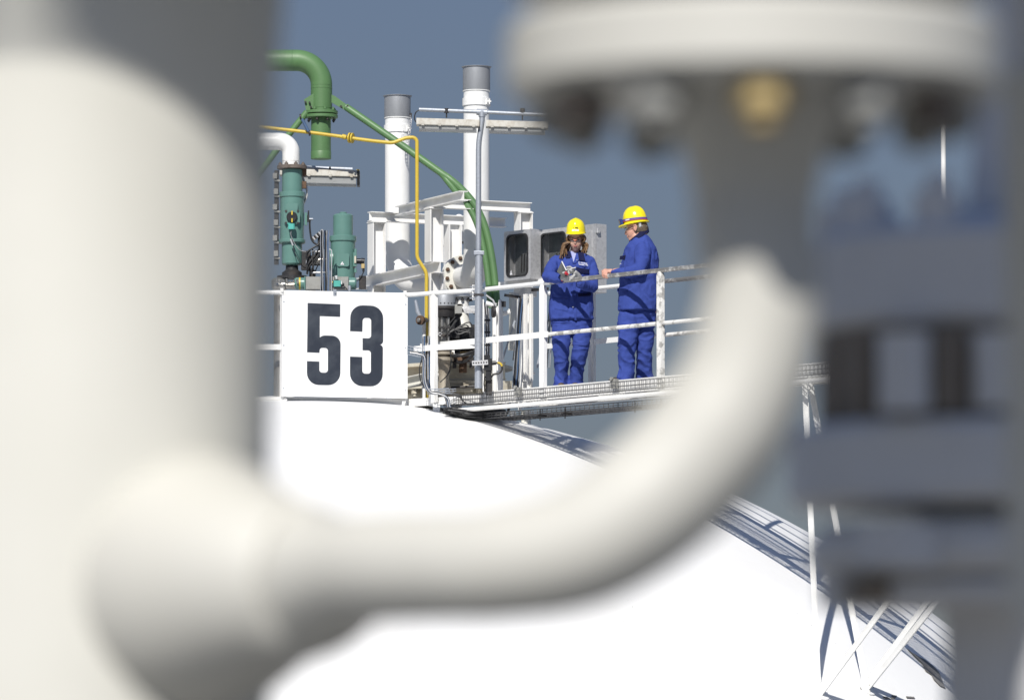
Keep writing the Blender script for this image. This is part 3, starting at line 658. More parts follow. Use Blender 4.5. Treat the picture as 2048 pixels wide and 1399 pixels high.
def plate(D, poly, t=.012, dz=(0, 0)):
    a = [P(x, y, D) for x, y in poly]; b = [q + V((0, t, 0)) for q in a]; n = len(a)
    return MB().add(a + b, [list(range(n)), list(range(n, 2 * n))[::-1]] + [(i, n + i, n + (i + 1) % n, (i + 1) % n) for i in range(n)])
plate(GD - .08, [(608, 199), (630, 185), (630, 215), (612, 222)]).build('gusset', M_green, gv)
plate(GD - .10, [(663, 189), (671, 193), (705, 218), (696, 224), (663, 205)]).build('gusset', M_green, gv)
for q in ((682, 213), (695, 213)): MB().hexa(P(*q, GD - .115), .014, .02, (0, -1, 0)).build('gusset_bolt', M_dark, gv)
for q in ((619, 205), (622, 214), (611, 204)): MB().hexa(P(*q, GD - .1), .012, .02, (0, -1, 0)).build('gusset_bolt', M_dark, gv)
b1 = [P(692, 214, GD - .08), P(800, 288, GD - .3), P(878, 343, GD - .45)]; curve = [(900, 358), (925, 380), (950, 410), (967, 445), (978, 485), (986, 530), (991, 575), (994, 612)]
outer = spline(b1 + [P(x, y, GD - .5 - .02 * i) for i, (x, y) in enumerate(curve)], 6)
MB().tube(outer, s(7.2, GD), 20).build('brace', M_green, gv, ang=60)
inner = []
for i in range(len(outer)):
    if px_of(outer[i])[0] < 884: continue
    d = (outer[min(i + 1, len(outer) - 1)] - outer[i - 1]).normalized(); k = min(1, len(inner) / 5)
    inner.append(outer[i] + d.cross(V((0, 1, 0))).normalized() * -(.008 + .062 * min(1, len(inner) / 11)))
MB().tube(inner, s(6.4, GD), 20).build('brace', M_green, gv, ang=60)
MB().tube(pp(GD - .06, (614, 224), (556, 296), (540, 318)), s(6.5, GD), 18).build('brace', M_green, gv)
MB().tube([P(540, 318, GD - .06), P(470, 410, GD)], s(6.5, GD), 18).build('brace', M_green, gv)
MB().cbox(P(990, 614, GD - .7), .14, .06, .02).build('brace_foot', M_green, gv)
MB().tube([P(990, 616, GD - .7), V((P(990, 616, GD - .7).x, GD - .7, DK))], .03, 12).build('brace_post', M_steelwhite, gv)

# ---- yellow gas line
YD = 61.2
yl = thing('yellow_gas_line', 'thin yellow gas pipe looping past the stacks and down', 'pipe', foot(852, YD))
y1 = arc(pp(YD, (520, 253), (628, 266), (700, 276), (786, 285), (822, 275)), .25, 6)
y2 = arc([P(700, 276, YD), P(745, 282, YD), P(785, 286, YD), P(812, 276, YD), P(834, 274, YD), P(834, 515, YD), P(853, 545, YD), P(853, 700, YD), V((P(853, 790, YD).x, YD, DK))], [.15, .15, .12, .09, .15, .15, .1], 10)
MB().tube(pp(YD, (440, 245), (540, 256), (628, 266), (681, 273)), s(3.6, YD), 14).build('pipe_run', M_yellow, yl)
MB().tube([P(681, 273.3, YD)] + y2, s(3.7, YD), 14).build('pipe_run', M_yellow, yl, ang=60)
MB().tube([P(440, 245, YD), V((P(440, 245, YD).x, YD, DK))], s(3.6, YD), 14).build('pipe_run', M_yellow, yl)
for dx in (-2.6, 2.6): MB().disc(P(702 + dx, 276 + dx * .12, YD), s(10.5, YD), .018, V((1, -.35, -.1)), 32).build('flange', M_yellow, yl)
flange_bolts(yl, P(698.4, 276, YD), V((-1, .35, .1)), s(7.4, YD), 4, .011, .012, M_dark, ph=.5)
MB().tube(pp(YD - .02, (684, 272.5), (692, 275)), s(5, YD), 14).build('reducer', M_yellow, yl)
MB().tube(pp(YD - .05, (604, 238), (617, 263)), s(3.2, YD), 10).build('blue_stay', M_bluecable, yl, label='short blue stay rod above the yellow pipe')
for q in ((601, 234), (619, 266)): MB().disc(P(*q, YD - .03), s(6, YD), .02, (1, 0, .1), 16).build('pipe_clamp', M_dark, yl)
for y_ in (650, 745): MB().disc(P(846, 690, YD - .02), .01, .01).build('clip', M_dark, yl) if 0 else None

# ---- lever handle left of the yellow pipe
lv = thing('lever_valve', 'grey lever handle standing up beside the yellow pipe', 'valve', foot(842, 61.0))
MB().tube(pp(61.0, (831, 600), (835, 622), (841, 634)), [.014, .022, .02], 10, fy=.5).build('lever', M_galv, lv)
MB().disc(P(841, 640, 61.0), s(9.5, 61), .04, (-.5, -.8, 0), 28).build('hub', M_rust, lv)
MB().disc(P(839, 640, 60.97), s(4, 61), .06, (-.5, -.8, 0), 20).build('hub_cap', M_steel, lv)
MB().tube([P(845, 640, 61.05), P(856, 640, 61.3)], .03, 14).build('spindle', M_dark, lv)
MB().tube([P(848, 640, 61.1), V((P(848, 640, 61.1).x, 61.1, DK))], .02, 10).build('stand', M_steelwhite, lv)

# ---- white elbow pipe and tall teal actuator at the left
TD = 60.9
we = thing('white_elbow_pipe', 'white elbow pipe curving down onto a brown flange above the tall teal actuator', 'pipe', foot(430, TD))
pts = arc([V((P(430, 700, TD).x, TD, DK)), P(430, 283, TD), P(582, 283, TD), P(582, 330, TD)], [s(50, TD), s(42, TD)], 16)
MB().tube(pts, s(17.5, TD), 40).build('pipe_body', M_white, we, ang=60)
MB().disc(P(582, 322, TD), s(18.2, TD), .006, seg=40).build('weld_seam', M_white, we)
ta = thing('valve_actuator', 'tall teal valve actuator with black dial and yellow marks, left of the cable tray', 'actuator', foot(584, TD))
MB().disc(P(584, 335, TD), s(30, TD), s(7, TD), seg=48).build('brown_flange', M_brown, ta)
flange_bolts(ta, P(584, 330, TD), UP, s(25, TD), 8, .02, .025, M_brown, ph=.35)
def lat(D, x, secs, m, name, par, seg=48):
    """secs = [(radius px, y px)] from top to bottom"""
    z0 = P(x, secs[-1][1], D).z; X = P(x, 500, D).x
    return MB().lathe([(s(r, D), P(x, y, D).z - z0) for r, y in secs[::-1]], (X, D, z0), seg=seg).build(name, m, par, ang=30)
lat(TD, 584, [(17, 338), (20.5, 340), (20.5, 385)], M_teal, 'top_cylinder', ta)
lat(TD, 584, [(25, 384.5), (26, 385.5), (26, 394), (25, 395)], M_teal, 'collar', ta)
lat(TD, 584, [(24, 395), (24, 479)], M_teal, 'body', ta)
lat(TD, 584, [(25, 478.5), (27, 480), (27, 485), (25, 487)], M_teal, 'collar', ta)
lat(TD, 584, [(20.5, 486), (20.5, 527), (18, 530), (14, 531)], M_teal, 'lower_cylinder', ta)
lat(TD, 584, [(12, 530), (13, 540), (20, 545), (20, 551), (30, 552), (30, 557), (12, 558)], M_dark, 'neck', ta)
MB().cbox(P(553, 435, TD + .03), s(9, TD), .05, s(190, TD)).build('side_rail', M_dark, ta)
for k in range(6): MB().cbox(P(550 + k % 2 * 2, 352 + k * 31, TD - .01), s(9, TD), .06, s(11, TD)).tube(pp(TD - .01, (548, 360 + k * 31), (560, 362 + k * 31)), .012, 8).build('side_fitting', M_plate, ta)
dx0 = P(584, 434, TD - s(24.5, TD)); 
MB().cbox(P(584, 434, TD - s(25.5, TD)), s(32, TD), s(27, TD), .02, (1, 0, 0), UP, (0, -1, 0), b=.02).build('dial_plate', M_teal, ta)
MB().cbox(P(584, 413.5, TD - s(25, TD)), s(23, TD), s(14, TD), .02, (1, 0, 0), UP, (0, -1, 0), b=.008).build('name_plate_block', M_teal, ta)
DY = (0, -1, 0)
MB().lathe([(s(11, TD), 0), (s(11, TD), .02), (s(9.5, TD), .035)], P(584, 434, TD - s(25.5, TD) - .01), DY, 32).build('dial', M_blackp, ta)
for y_ in (425.5, 440.5): MB().box(P(584, y_, TD - s(25.5, TD) - .048), s(2.6, TD), .004, s(8, TD)).build('dial_mark', M_yellow, ta)
for sx in (-1, 1):
    for sy in (-1, 1): MB().lathe([(s(2.3, TD), 0), (s(2.3, TD), .012)], P(584 + sx * 12, 434 + sy * 12, TD - s(25.5, TD) - .008), DY, 12).build('dial_bolt', M_dark, ta)
MB().cbox(P(583, 453, TD - .2), s(13, TD), .06, s(11, TD), b=.012).tube(pp(TD - .2, (578, 446), (578, 448)), .02, 10).build('switch_box', M_teallight, ta)
MB().tube(spline(pp(TD - .2, (582, 459), (582, 468), (585, 480), (588, 500), (597, 520), (602, 530)), 5), .0035, 6).build('thin_cable', M_rubber, ta)
MB().tube(spline(pp(TD - .2, (583, 460), (582, 470), (590, 488), (600, 500), (612, 503)), 5), .004, 6).build('thin_cable', M_greycable, ta)
MB().tube(pp(TD - .21, (581, 478), (586, 491)), .009, 8).build('cable_ferrule', M_stain, ta)
MB().cbox(P(612, 438, TD - .02), s(5, TD), .06, s(25, TD)).build('side_box', M_teal, ta)
MB().cbox(P(616.5, 437, TD - .03), s(4, TD), .04, s(14, TD)).tube(pp(TD - .03, (617, 421), (617, 430)), .008, 8).build('side_plug', M_rubber, ta)
MB().tube(spline(pp(TD - .03, (625, 438), (620, 440), (620, 460), (625, 482), (640, 492)), 6), .01, 8).build('side_cable', M_rubber, ta)
MB().tube(pp(TD - .03, (618, 438), (626, 438)), .012, 10).build('cable_elbow', M_galv, ta)
for k in range(3): MB().tube(spline(pp(TD + .05 + .02 * k, (605, 350 + 4 * k), (612 + k, 375), (614 - k, 392), (606, 410)), 6), .009, 8).build('armoured_hose', M_stain, ta)
for y_, h in ((346, 12), (370, 14)): MB().cbox(P(608, y_, TD + .02), s(10, TD), .07, s(h, TD)).build('hose_fitting', M_rust, ta)

# ---- teal actuator with warning plate
AD = 60.8
tb = thing('valve_actuator', 'shorter teal valve actuator with square cover and white warning triangle', 'actuator', foot(686, AD))
lat(AD, 686, [(6, 424), (7.5, 425), (7.5, 429)], M_teal, 'top_boss', tb)
lat(AD, 686, [(17, 428.5), (20, 431), (20, 472)], M_teal, 'top_cylinder', tb)
lat(AD, 686, [(26, 472), (27, 473), (27, 482), (26, 483.5)], M_teal, 'collar', tb)
lat(AD, 686, [(24.6, 483), (24.6, 578)], M_teal, 'body', tb)
MB().cbox(P(686.5, 520, AD - s(24.5, AD)), s(24, AD), s(26, AD), .03, (1, 0, 0), UP, DY, b=.015).build('cover_plate', M_teal, tb)
wp = tb.children[-1]
tri = lambda px, py, D, w, par, m=M_print, name='warning_triangle', N=DY, X=(1, 0, 0): MB().prism([(-w / 2, -w * .42), (w / 2, -w * .42), (0, w * .42)], P(px, py, D), X, UP, N, 0, .002).build(name, m, par)
tri(684.5, 526, AD - s(24.5, AD) - .017, s(8, AD), tb); MB().prism([(0, -.008), (.006, .002), (.001, .002), (.003, .012), (-.004, 0), (.001, 0)], P(684.5, 527, AD - s(24.5, AD) - .0192), (1, 0, 0), UP, DY, 0, .001).build('flash_symbol', M_printblack, tb)
MB().lathe([(s(22, AD), 0), (s(20, AD), .03), (0.01, .04)], P(662, 519, AD), (-1, -.25, 0), 36).build('side_cover', M_teal, tb)
MB().cbox(P(710, 519, AD - .05), s(7, AD), .09, s(28, AD)).cbox(P(711, 502, AD - .05), s(5, AD), .05, s(8, AD)).cbox(P(711, 541, AD - .05), s(5, AD), .05, s(8, AD)).build('side_bracket', M_teal, tb)
MB().cbox(P(710.5, 519, AD - .1), s(4, AD), .02, s(14, AD)).build('side_label', M_creamdirty, tb)
MB().tube(pp(AD - .06, (713, 522), (722, 522)), .03, 16).tube(pp(AD - .06, (722, 522), (729, 523)), .036, 16).build('sensor', M_blackp, tb)
MB().cbox(P(726, 532, AD - .06), s(7, AD), .05, s(9, AD)).build('sensor_socket', M_zinc, tb)
MB().tube(spline(pp(AD - .06, (727, 537), (727, 543), (724, 550), (718, 558), (713, 562)), 5), .006, 8).build('sensor_cable', M_rubber, tb)
MB().tube(pp(AD - .06, (727, 536), (727, 543)), .012, 10).build('gland', M_rubber, tb)
MB().cbox(P(725, 565, AD), s(14, AD), .1, s(26, AD)).build('rear_block', M_dark, tb)

# ---- horizontal valve drive along the sign's top edge
hd = thing('horizontal_valve_drive', 'grey plated valve drive with teal ends and yellow band just above the sign', 'valve drive', foot(640, 60.55))
HD = 60.55
hx = lambda x: P(x, 566, HD).x; hz = P(600, 567, HD).z
MB().lathe([(s(10, HD), 0), (s(12.2, HD), .02), (s(12.2, HD), hx(610) - hx(589))], (hx(589), HD, hz), (1, 0, 0), 36).build('teal_end', M_teal, hd)
MB().lathe([(s(12.6, HD), 0), (s(12.6, HD), s(3.4, HD))], (hx(598), HD, hz), (1, 0, 0), 36).build('yellow_band', M_yellow, hd)
MB().cbox((hx(654), HD - .01, hz), hx(698) - hx(611), .16, s(25, HD)).build('plated_body', M_plate, hd)
MB().cbox((hx(610.5), HD - .02, hz), s(2.5, HD), .18, s(26, HD)).build('end_plate', M_teal, hd)
MB().lathe([(s(12.5, HD), 0), (s(12.5, HD), s(14, HD)), (s(10, HD), s(17, HD))], (hx(696), HD, hz), (1, 0, 0), 36).build('teal_end', M_teal, hd)
MB().lathe([(.02, 0), (s(9, HD), .04), (s(9, HD), .12), (s(7, HD), .13), (s(8, HD), .2), (s(8, HD), .26)], (hx(548), HD, hz - .02), (1, 0, 0), 32).build('steel_coupling', M_steel, hd)
for i in range(7): MB().tube(pp(HD - .1 - .01 * (i % 2), (552 + 7 * i, 556 + (i * 5) % 7), (554 + 7 * i, 564 + (i * 3) % 5)), .012, 10).build('coupling_stud', M_steel, hd)
MB().cbox(P(674, 567, HD - .14), s(16, HD), .05, s(12, HD), b=.008).build('turquoise_sensor', M_teallight, hd)
MB().tube(pp(HD - .14, (672, 551), (673, 558)), [.018, .008], 10).tube(pp(HD - .15, (681, 561), (684, 569)), .008, 8).build('white_tag', M_print, hd)
MB().tube(pp(HD - .14, (663, 564), (667, 564)), .008, 8).build('yellow_plug', M_yellow, hd)
MB().ball(P(685, 569, HD - .14), .02).tube(spline(pp(HD - .14, (685, 570), (690, 574), (694, 578)), 4), .006, 8).build('black_plug', M_rubber, hd)
MB().tube([P(699, 571, HD - .12), P(699, 582, HD - .12)], .018, 12).build('pin', M_galv, hd)
lat(60.85, 560, [(12, 556), (17, 560), (17, 575), (12, 580), (12, 800)], M_steel, 'support_column', hd)

# ---- dark linkage between the two actuators
lk = thing('valve_linkage', 'black mechanical linkage between the two teal actuators', 'linkage', foot(625, 60.95))
LD = 60.95
MB().tube(pp(LD, (603, 521), (652, 521)), .055, 20).build('shaft', M_dark, lk)
MB().tube(pp(LD - .04, (626, 521), (660, 520)), .038, 20).build('bright_shaft', M_steel, lk)
for x in (626, 648): MB().cbox(P(x, 522, LD - .02), .015, .2, s(44, LD)).build('yoke_plate', M_galv if x > 640 else M_dark, lk)
for y_ in (503, 545): MB().tube(pp(LD - .1, (624, y_), (658, y_)), .012, 10).build('tie_rod', M_stain, lk)
MB().cbox(P(612, 521, LD), .10, .15, .2).build('gear_case', M_dark, lk)
MB().cbox(P(640, 480, LD + .03), .05, .06, .14).build('bracket', M_dark, lk)
for i in range(8): MB().tube(pp(LD - .02, (622 + i * 3, 476 - i * 2.4), (627 + i * 3, 482 - i * 2.4)), .012, 8).build('cable_gland', M_stain if i % 2 else M_dark, lk)
random.seed(3)
for i in range(9):
    a = (645 + random.uniform(-6, 4), 474 + random.uniform(-8, 8)); b = (608 + random.uniform(-4, 22), 535 + random.uniform(-20, 22))
    MB().tube(spline(pp(LD - .05 - random.uniform(0, .1), a, ((a[0] + b[0]) / 2 + 9, (a[1] + b[1]) / 2 - 8), (b[0] + 4, b[1] - 14), b), 5), random.choice((.006, .009, .011)), 8).build('hose', M_rubber, lk)
MB().tube(spline(pp(LD - .12, (648, 480), (632, 498), (616, 508), (612, 528)), 6), .005, 6).build('hose', M_greycable, lk)
MB().tube([P(625, 540, LD), V((P(625, 540, LD).x, LD, DK))], .035, 12).build('stand', M_dark, lk)

# ---- vertical wire cable tray with cables
def vtray(name, label, D, xs, ys, w, ncab, seed=1, lean=0):
    a = P(xs[0], ys[0], D); b = P(xs[1], ys[1], D); t = thing(name, label, 'cable tray', (b.x, D, b.z), 'wire-mesh cable trays')
    wires(b, a, (1, 0, 0), (0, -1, 0), w, .05, .075, r=.0035).build('wire_basket', M_galv, t)
    random.seed(seed); d = a - b
    for k in range(ncab):
        o = V(((k / max(1, ncab - 1) - .5) * w * .8, -.01 - .02 * (k % 2), 0)); pts = [b + d * f + o + V((random.uniform(-.006, .006), 0, 0)) for f in (0, .2, .4, .6, .8, 1)]
        MB().tube(spline(pts, 3), random.uniform(.006, .011), 8).build('cable', [M_bluecable, M_rubber, M_greycable][(k + seed) % 3], t)
    return t
tt = vtray('cable_tray', 'upright wire cable tray with blue cables in front of the actuators', 60.35, (650, 650), (461, 591), s(17, 60.35), 6, 1)
MB().tube(spline(pp(60.35, (657, 462), (650, 470), (642, 474)), 5), .01, 8).build('cable', M_rubber, tt)
MB().tube([P(659, 498, 60.3), P(663, 500, 60.3), P(663, 592, 60.3)], .006, 8).build('edge_rod', M_stain, tt)
v2 = vtray('cable_tray', 'upright wire cable tray between the sign and the white railing post', 60.25, (853, 853), (672, 776), s(17, 60.25), 5, 2)
v3 = vtray('cable_tray', 'slanting cable tray packed with black and blue cables left of the woman', 60.55, (1044, 1031), (596, 775), s(13, 60.5), 6, 3)
v4 = vtray('cable_tray', 'narrow cable tray just behind the legs of the woman', 60.9, (1104, 1096), (610, 735), s(8, 60.9), 2, 4)

# ---- fluorescent lamps
def lamp(name, label, D, x0, x1, yt, slope, lens=.135):
    L = thing(name, label, 'lamp', P((x0 + x1) / 2, yt, D), 'fluorescent lamps')
    f = lambda x, dy: P(x, yt + dy + (x - x0) * slope, D)
    X = (f(x1, 0) - f(x0, 0)).normalized(); w = (f(x1, 0) - f(x0, 0)).length; c = (f(x0, 0) + f(x1, 0)) / 2
    MB().prism([(-.07, -.075), (-.085, -.07), (-.085, -.06), (-.055, 0), (.055, 0), (.085, -.06), (.085, -.07), (.07, -.075)], f(x0, 0), V((0, 1, 0)), UP, X, 0, w).build('housing', M_lamp, L)
    MB().prism([(-.062, -.076), (-.06, -lens + .025), (-.035, -lens), (.035, -lens), (.06, -lens + .025), (.062, -.076)], f(x0, 0) + X * .03, V((0, 1, 0)), UP, X, 0, w - .06).build('diffuser', mat('lamp_diffuser', (.42, .43, .43), .15, col2=(.3, .3, .28), scale=8, amount=.5, trans=.25), L)
    MB().tube([f(x0, 0) + X * .06 - UP * .105, f(x1, 0) - X * .06 - UP * .105], .018, 12).build('tube', M_print, L)
    for k in range(4):
        q = f(x0, 0) + X * (w * (.1 + .27 * k)) - UP * .068; MB().box(q - V((0, .088, 0)), .03, .008, .025).build('clip', M_lamp, L)
    return L, f, X
l1, f1, X1 = lamp('strip_lamp', 'fluorescent strip lamp with clear cover behind the tall teal actuator', 61.6, 560, 718, 338, .024, lens=.175)
MB().tube([f1(560, -5), f1(705, -3)], s(4, 61.6), 14).build('conduit', M_galv, l1)
MB().cbox(f1(717, 16) , .03, .19, .16, X1, V((0, 1, 0)), UP, b=.02).build('end_cap', M_blackp, l1)
MB().cbox(f1(660, -1), .02, .06, .06).build('hanger', M_dark, l1); MB().box(f1(716, -1), .03, .03, .02).build('yellow_mark', M_yellow, l1)
LP = 59.55
lp = thing('lamp_post', 'galvanised tubular lamp post with bent top, clamped to the railing', 'lamp post', P(957, 776, LP))
MB().tube(spline(pp(LP, (964, 224), (964, 240), (961, 262), (957.5, 290), (957, 340), (957, 508)), 8), s(5.6, LP), 20).build('upper_tube', M_galv, lp)
MB().tube(pp(LP, (958, 503), (957, 640), (957, 776)), s(7.7, LP), 24).build('lower_tube', M_galv, lp)
MB().tube(pp(LP, (838, 219), (962, 224), (1120, 231)), s(4, LP), 16).build('cross_tube', M_galv, lp)
MB().tube(pp(LP, (953, 224), (974, 225)), s(6.4, LP), 16).tube(pp(LP, (964, 222), (964, 234)), s(7, LP), 16).build('tee_fitting', M_galv, lp)
MB().cbox(P(958, 506, LP), s(21, LP), .09, .035, b=.006).tube(pp(LP - .04, (948, 503), (968, 503)), .008, 8).build('clamp', M_galv, lp)
MB().cbox(P(958, 589.5, LP), s(20, LP), .09, .02, b=.006).build('clamp', M_dark, lp)
MB().box(P(966.5, 690, LP + .01), s(2.2, LP), .03, P(0, 590, LP).z - P(0, 776, LP).z).build('backing_strip', M_steelwhite, lp)
l2, f2, X2 = lamp('strip_lamp', 'weathered strip lamp on the cross tube, left of the lamp post', LP, 833, 959, 237, .03)
l3, f3, X3 = lamp('strip_lamp', 'weathered strip lamp right of the lamp post, running behind the blurred flange', LP, 972, 1096, 241, .03)
MB().tube(spline([P(838, 220, LP), P(831, 226, LP), P(829, 238, LP), P(833, 245, LP)], 6), .006, 8).build('cable', M_rubber, l2)
for x, L in ((893, l2), (1045, l3)): MB().cbox(P(x, 229 + (x - 893) * .03, LP), .015, .02, .07).tube(pp(LP, (x, 217), (x, 226)), .026, 12).build('hanger', M_dark, L)
# bracket with row of holes at the lower end of the post
pb = thing('slotted_bracket', 'horizontal galvanised slotted bracket and black junction box on the lamp post', 'bracket', P(960, 724, LP - .06))
q0, q1 = P(944, 726, LP - .09), P(976, 724, LP - .09)
MB().beam(q0, q1, .006, s(9.5, LP), up=UP).build('strip', M_stain, pb)
for k in range(6): MB().disc(P(947 + k * 5.2, 725.6 - k * .3, LP - .095), .008, .004, DY, 12).build('hole', M_dark, pb)
MB().cbox(P(976, 729, LP - .02), s(16, LP), .09, s(24, LP)).cbox(P(974, 714, LP - .02), s(12, LP), .06, s(8, LP)).cbox(P(977, 750, LP - .02), s(11, LP), .07, s(22, LP)).build('junction_box', M_blackp, pb)
MB().tube(pp(LP - .03, (983, 726), (992, 725)), .022, 12).build('gland', M_blackp, pb)
MB().tube(spline(pp(LP - .03, (991, 725), (1001, 728), (1004, 738), (998, 746), (986, 749), (980, 760)), 6), .011, 10).build('cable', M_rubber, pb)
MB().tube(spline(pp(LP - .03, (995, 725), (1001, 727), (1004, 732)), 5), .0135, 10).build('yellow_sleeve', M_yellow, pb)
for k in range(4): MB().tube(spline(pp(LP + .02 * k, (970 + 3 * k, 752), (968 + 4 * k, 770), (974 + k * 2, 790)), 5), .008, 8).build('cable', M_rubber, pb)
MB().cbox(P(979, 772, LP), .05, .05, s(36, LP)).build('channel', M_dark, pb)

# ---- gate valve and motor behind the railing
MD = 61.0
gm = thing('motor_valve', 'dark valve with grey domed drive and round handwheel behind the white railing', 'valve', foot(888, MD))
lat(MD, 889, [(2, 578), (13, 581), (20, 588), (22, 596), (22, 610), (24, 611), (24, 613)], M_tin, 'motor_dome', gm)
lat(MD, 889, [(26, 613), (26, 618), (23, 620), (22, 628), (20, 634), (10, 636)], M_dark, 'gear_case', gm)
for i in range(9):
    a = math.pi * (i + .5) / 9; MB().disc(P(889 - 22.2 * math.cos(a), 606, MD - s(22.2 * math.sin(a), MD)), .008, .006, (-math.cos(a), -math.sin(a), 0), 10).build('dome_bolt', M_dark, gm)
lat(MD, 886, [(8, 634), (8, 690), (6, 692)], M_steel, 'stem', gm)
for dx in (-12, -4, 9): MB().tube(pp(MD - .06, (888 + dx, 634), (888 + dx, 692)), .014, 10).build('yoke_rod', M_steel, gm)
for y_ in (655, 671): MB().cbox(P(888, y_, MD - .02), s(32, MD), .12, .02).build('yoke_plate', M_dark, gm)
lat(MD, 888, [(16, 690), (17, 692), (17, 700), (13, 701), (13, 703), (21, 704), (21, 709), (13, 710), (13, 714), (20, 715), (20, 721), (14, 722), (12, 727), (10, 760), (14, 775), (14, 779), (18, 780), (18, 800)], mat('brown_stained_steel', (.34, .30, .24), .5, metal=.2, col2=(.16, .12, .08), scale=6, amount=.7, bump=.2, bscale=30), 'lower_body', gm)
MB().tube([P(897, 707, MD), P(909, 707, MD)], .035, 14).build('side_port', M_steelwhite, gm); MB().tube([P(897, 695, MD), P(909, 695, MD)], .03, 14).build('side_port', M_steelwhite, gm)
# handwheel
hw = P(925, 672, MD + .15); hx_, hy_, hz_ = axes(V((-.45, -.85, .25)))
MB().tube([hw + hx_ * (.23 * math.cos(a)) + hy_ * (.30 * math.sin(a)) for a in [2 * math.pi * k / 40 for k in range(41)]], .016, 10).build('handwheel_rim', M_blackp, gm, ang=60)
for k in range(3):
    a = 2 * math.pi * k / 3 + .4; MB().tube([hw, hw + hx_ * (.23 * math.cos(a)) + hy_ * (.30 * math.sin(a))], .009, 8).build('handwheel_spoke', M_blackp, gm)
lat(MD + .3, 925, [(12, 615), (14, 640), (18, 652), (21, 655)], M_cream, 'cone_body', gm)
lat(MD + .35, 927, [(17, 655), (24, 656), (24, 660), (14, 662), (14, 700)], M_dark, 'bonnet_flange', gm)
MB().cbox(P(918, 676, MD + .45), s(66, MD), .1, s(54, MD)).build('dark_body', M_dark, gm)
MB().cbox(P(908, 655, MD + .2), s(24, MD), .12, s(44, MD)).build('dark_body', M_blackp, gm)
MB().cbox(P(933, 672, MD + .25), s(36, MD), .12, s(30, MD)).build('dark_body', M_blackp, gm)
hw2 = P(926, 704, MD + .05)
MB().tube([hw2 + V((.155 * math.cos(a), .155 * math.sin(a), .05 * math.sin(a + .6))) for a in [2 * math.pi * k / 40 for k in range(41)]], .02, 10).build('handwheel_rim', M_blackp, gm, ang=60)
for k in range(3):
    a = 2 * math.pi * k / 3 + .2; MB().tube([hw2 - UP * .03, hw2 + V((.155 * math.cos(a), .155 * math.sin(a), .05 * math.sin(a + .6)))], .011, 8).build('handwheel_spoke', M_blackp, gm)
lat(MD + .2, 926, [(12, 712), (22, 714), (22, 722), (8, 724), (8, 745)], M_rust, 'lower_bonnet', gm)
for sx in (-1, 1): MB().cbox(P(926 + sx * 17, 726, MD + .15), s(8, MD), .08, s(20, MD)).build('bracket', M_dark, gm)
MB().cbox(P(928, 700, MD + .5), s(24, MD), .1, s(22, MD)).build('rusty_case', M_zinc, gm)
lat(MD + .3, 925, [(13, 583), (13, 588), (20, 589), (20, 594), (13, 595), (13, 618)], M_steelwhite, 'upper_pipe', gm)
flange_bolts(gm, P(925, 600, MD + .3), UP, s(17, MD), 8, .018, .022, M_dark)
MB().cbox(P(917, 618, MD - .15), s(15, MD), .1, s(18, MD)).cbox(P(920, 610, MD - .15), s(12, MD), .1, s(4, MD)).build('terminal_box', M_plate, gm)
random.seed(11)
for i in range(6): MB().tube(pp(MD - .2, (924 + i, 614 + 2.2 * i), (950, 612 + 2.6 * i)), .005, 6).build('instrument_tube', M_stain, gm)
for i in range(5):
    MB().tube(spline(pp(MD - .12, (916 + 2 * i, 628), (908 - i * 3, 650 + i * 4), (915 + i * 6, 668 - i * 6), (940 + i, 660 + i * 5)), 6), .008, 8).build('hose', M_rubber, gm)
MB().tube(spline(pp(MD - .14, (880, 668), (893, 655), (903, 642), (914, 630)), 6), .006, 8).build('hose', M_rubber, gm)
MB().tube([P(880, 668, MD - .15) + V((math.cos(a) * .016, 0, math.sin(a) * .016)) for a in [k * .5 for k in range(12)]], .004, 6).build('ring', M_stain, gm)
MB().tube(spline(pp(MD - .16, (900, 700), (902, 725), (896, 748), (880, 764)), 6), .006, 8).build('hose', M_rubber, gm)

# ---- small valve right of the post
sv = thing('small_globe_valve', 'small white globe valve with black clamp right of the lamp post', 'valve', foot(1000, 60.9))
MB().tube(pp(60.9, (972, 606), (992, 611)), s(5, 61), 20).build('upper_stub', M_steelwhite, sv)
MB().ball(P(996, 623, 60.9), s(11, 61), seg=24).build('valve_bulb', M_steelwhite, sv)
MB().disc(P(987, 623, 60.88), s(12, 61), .03, (1, .2, 0), 28).build('clamp_ring', M_dark, sv)
MB().tube(pp(60.9, (1004, 628), (1018, 624)), s(4.5, 61), 16).disc(P(1019, 624, 60.9), s(7, 61), .012, (1, .1, .2), 20).build('outlet', M_steelwhite, sv)
MB().cbox(P(1007, 608, 60.8), .05, .05, .06).build('clamp_block', M_dark, sv)
MB().tube(pp(60.95, (996, 632), (996, 790)), s(3.4, 61), 14).build('stem', M_steelwhite, sv)
MB().tube(pp(60.85, (972, 590), (986, 600), (992, 612)), .01, 8).build('rod', M_stain, sv)
# ---- vertical instrument tubing just right of the lamp post
it = thing('instrument_tubing', 'bundle of thin steel tubes running down right of the lamp post', 'tubing', foot(975, 60.2))
for i in range(5): MB().tube(spline(pp(60.2 + .02 * i, (966 + 2.6 * i, 600 + 4 * i), (969 + 2.2 * i, 625), (971 + 2 * i, 680), (970 + 2 * i, 740)), 5), .006, 8).build('tube', [M_stain, M_dark][i % 2], it)
for y_ in (640, 664, 690): MB().cbox(P(975, y_, 60.15), s(12, 60), .02, .02).build('clip', M_dark, it)
MB().tube([P(974, 738, 60.2), V((P(974, 738, 60.2).x, 60.2, DK))], .012, 8).build('lower_tube', M_dark, it)

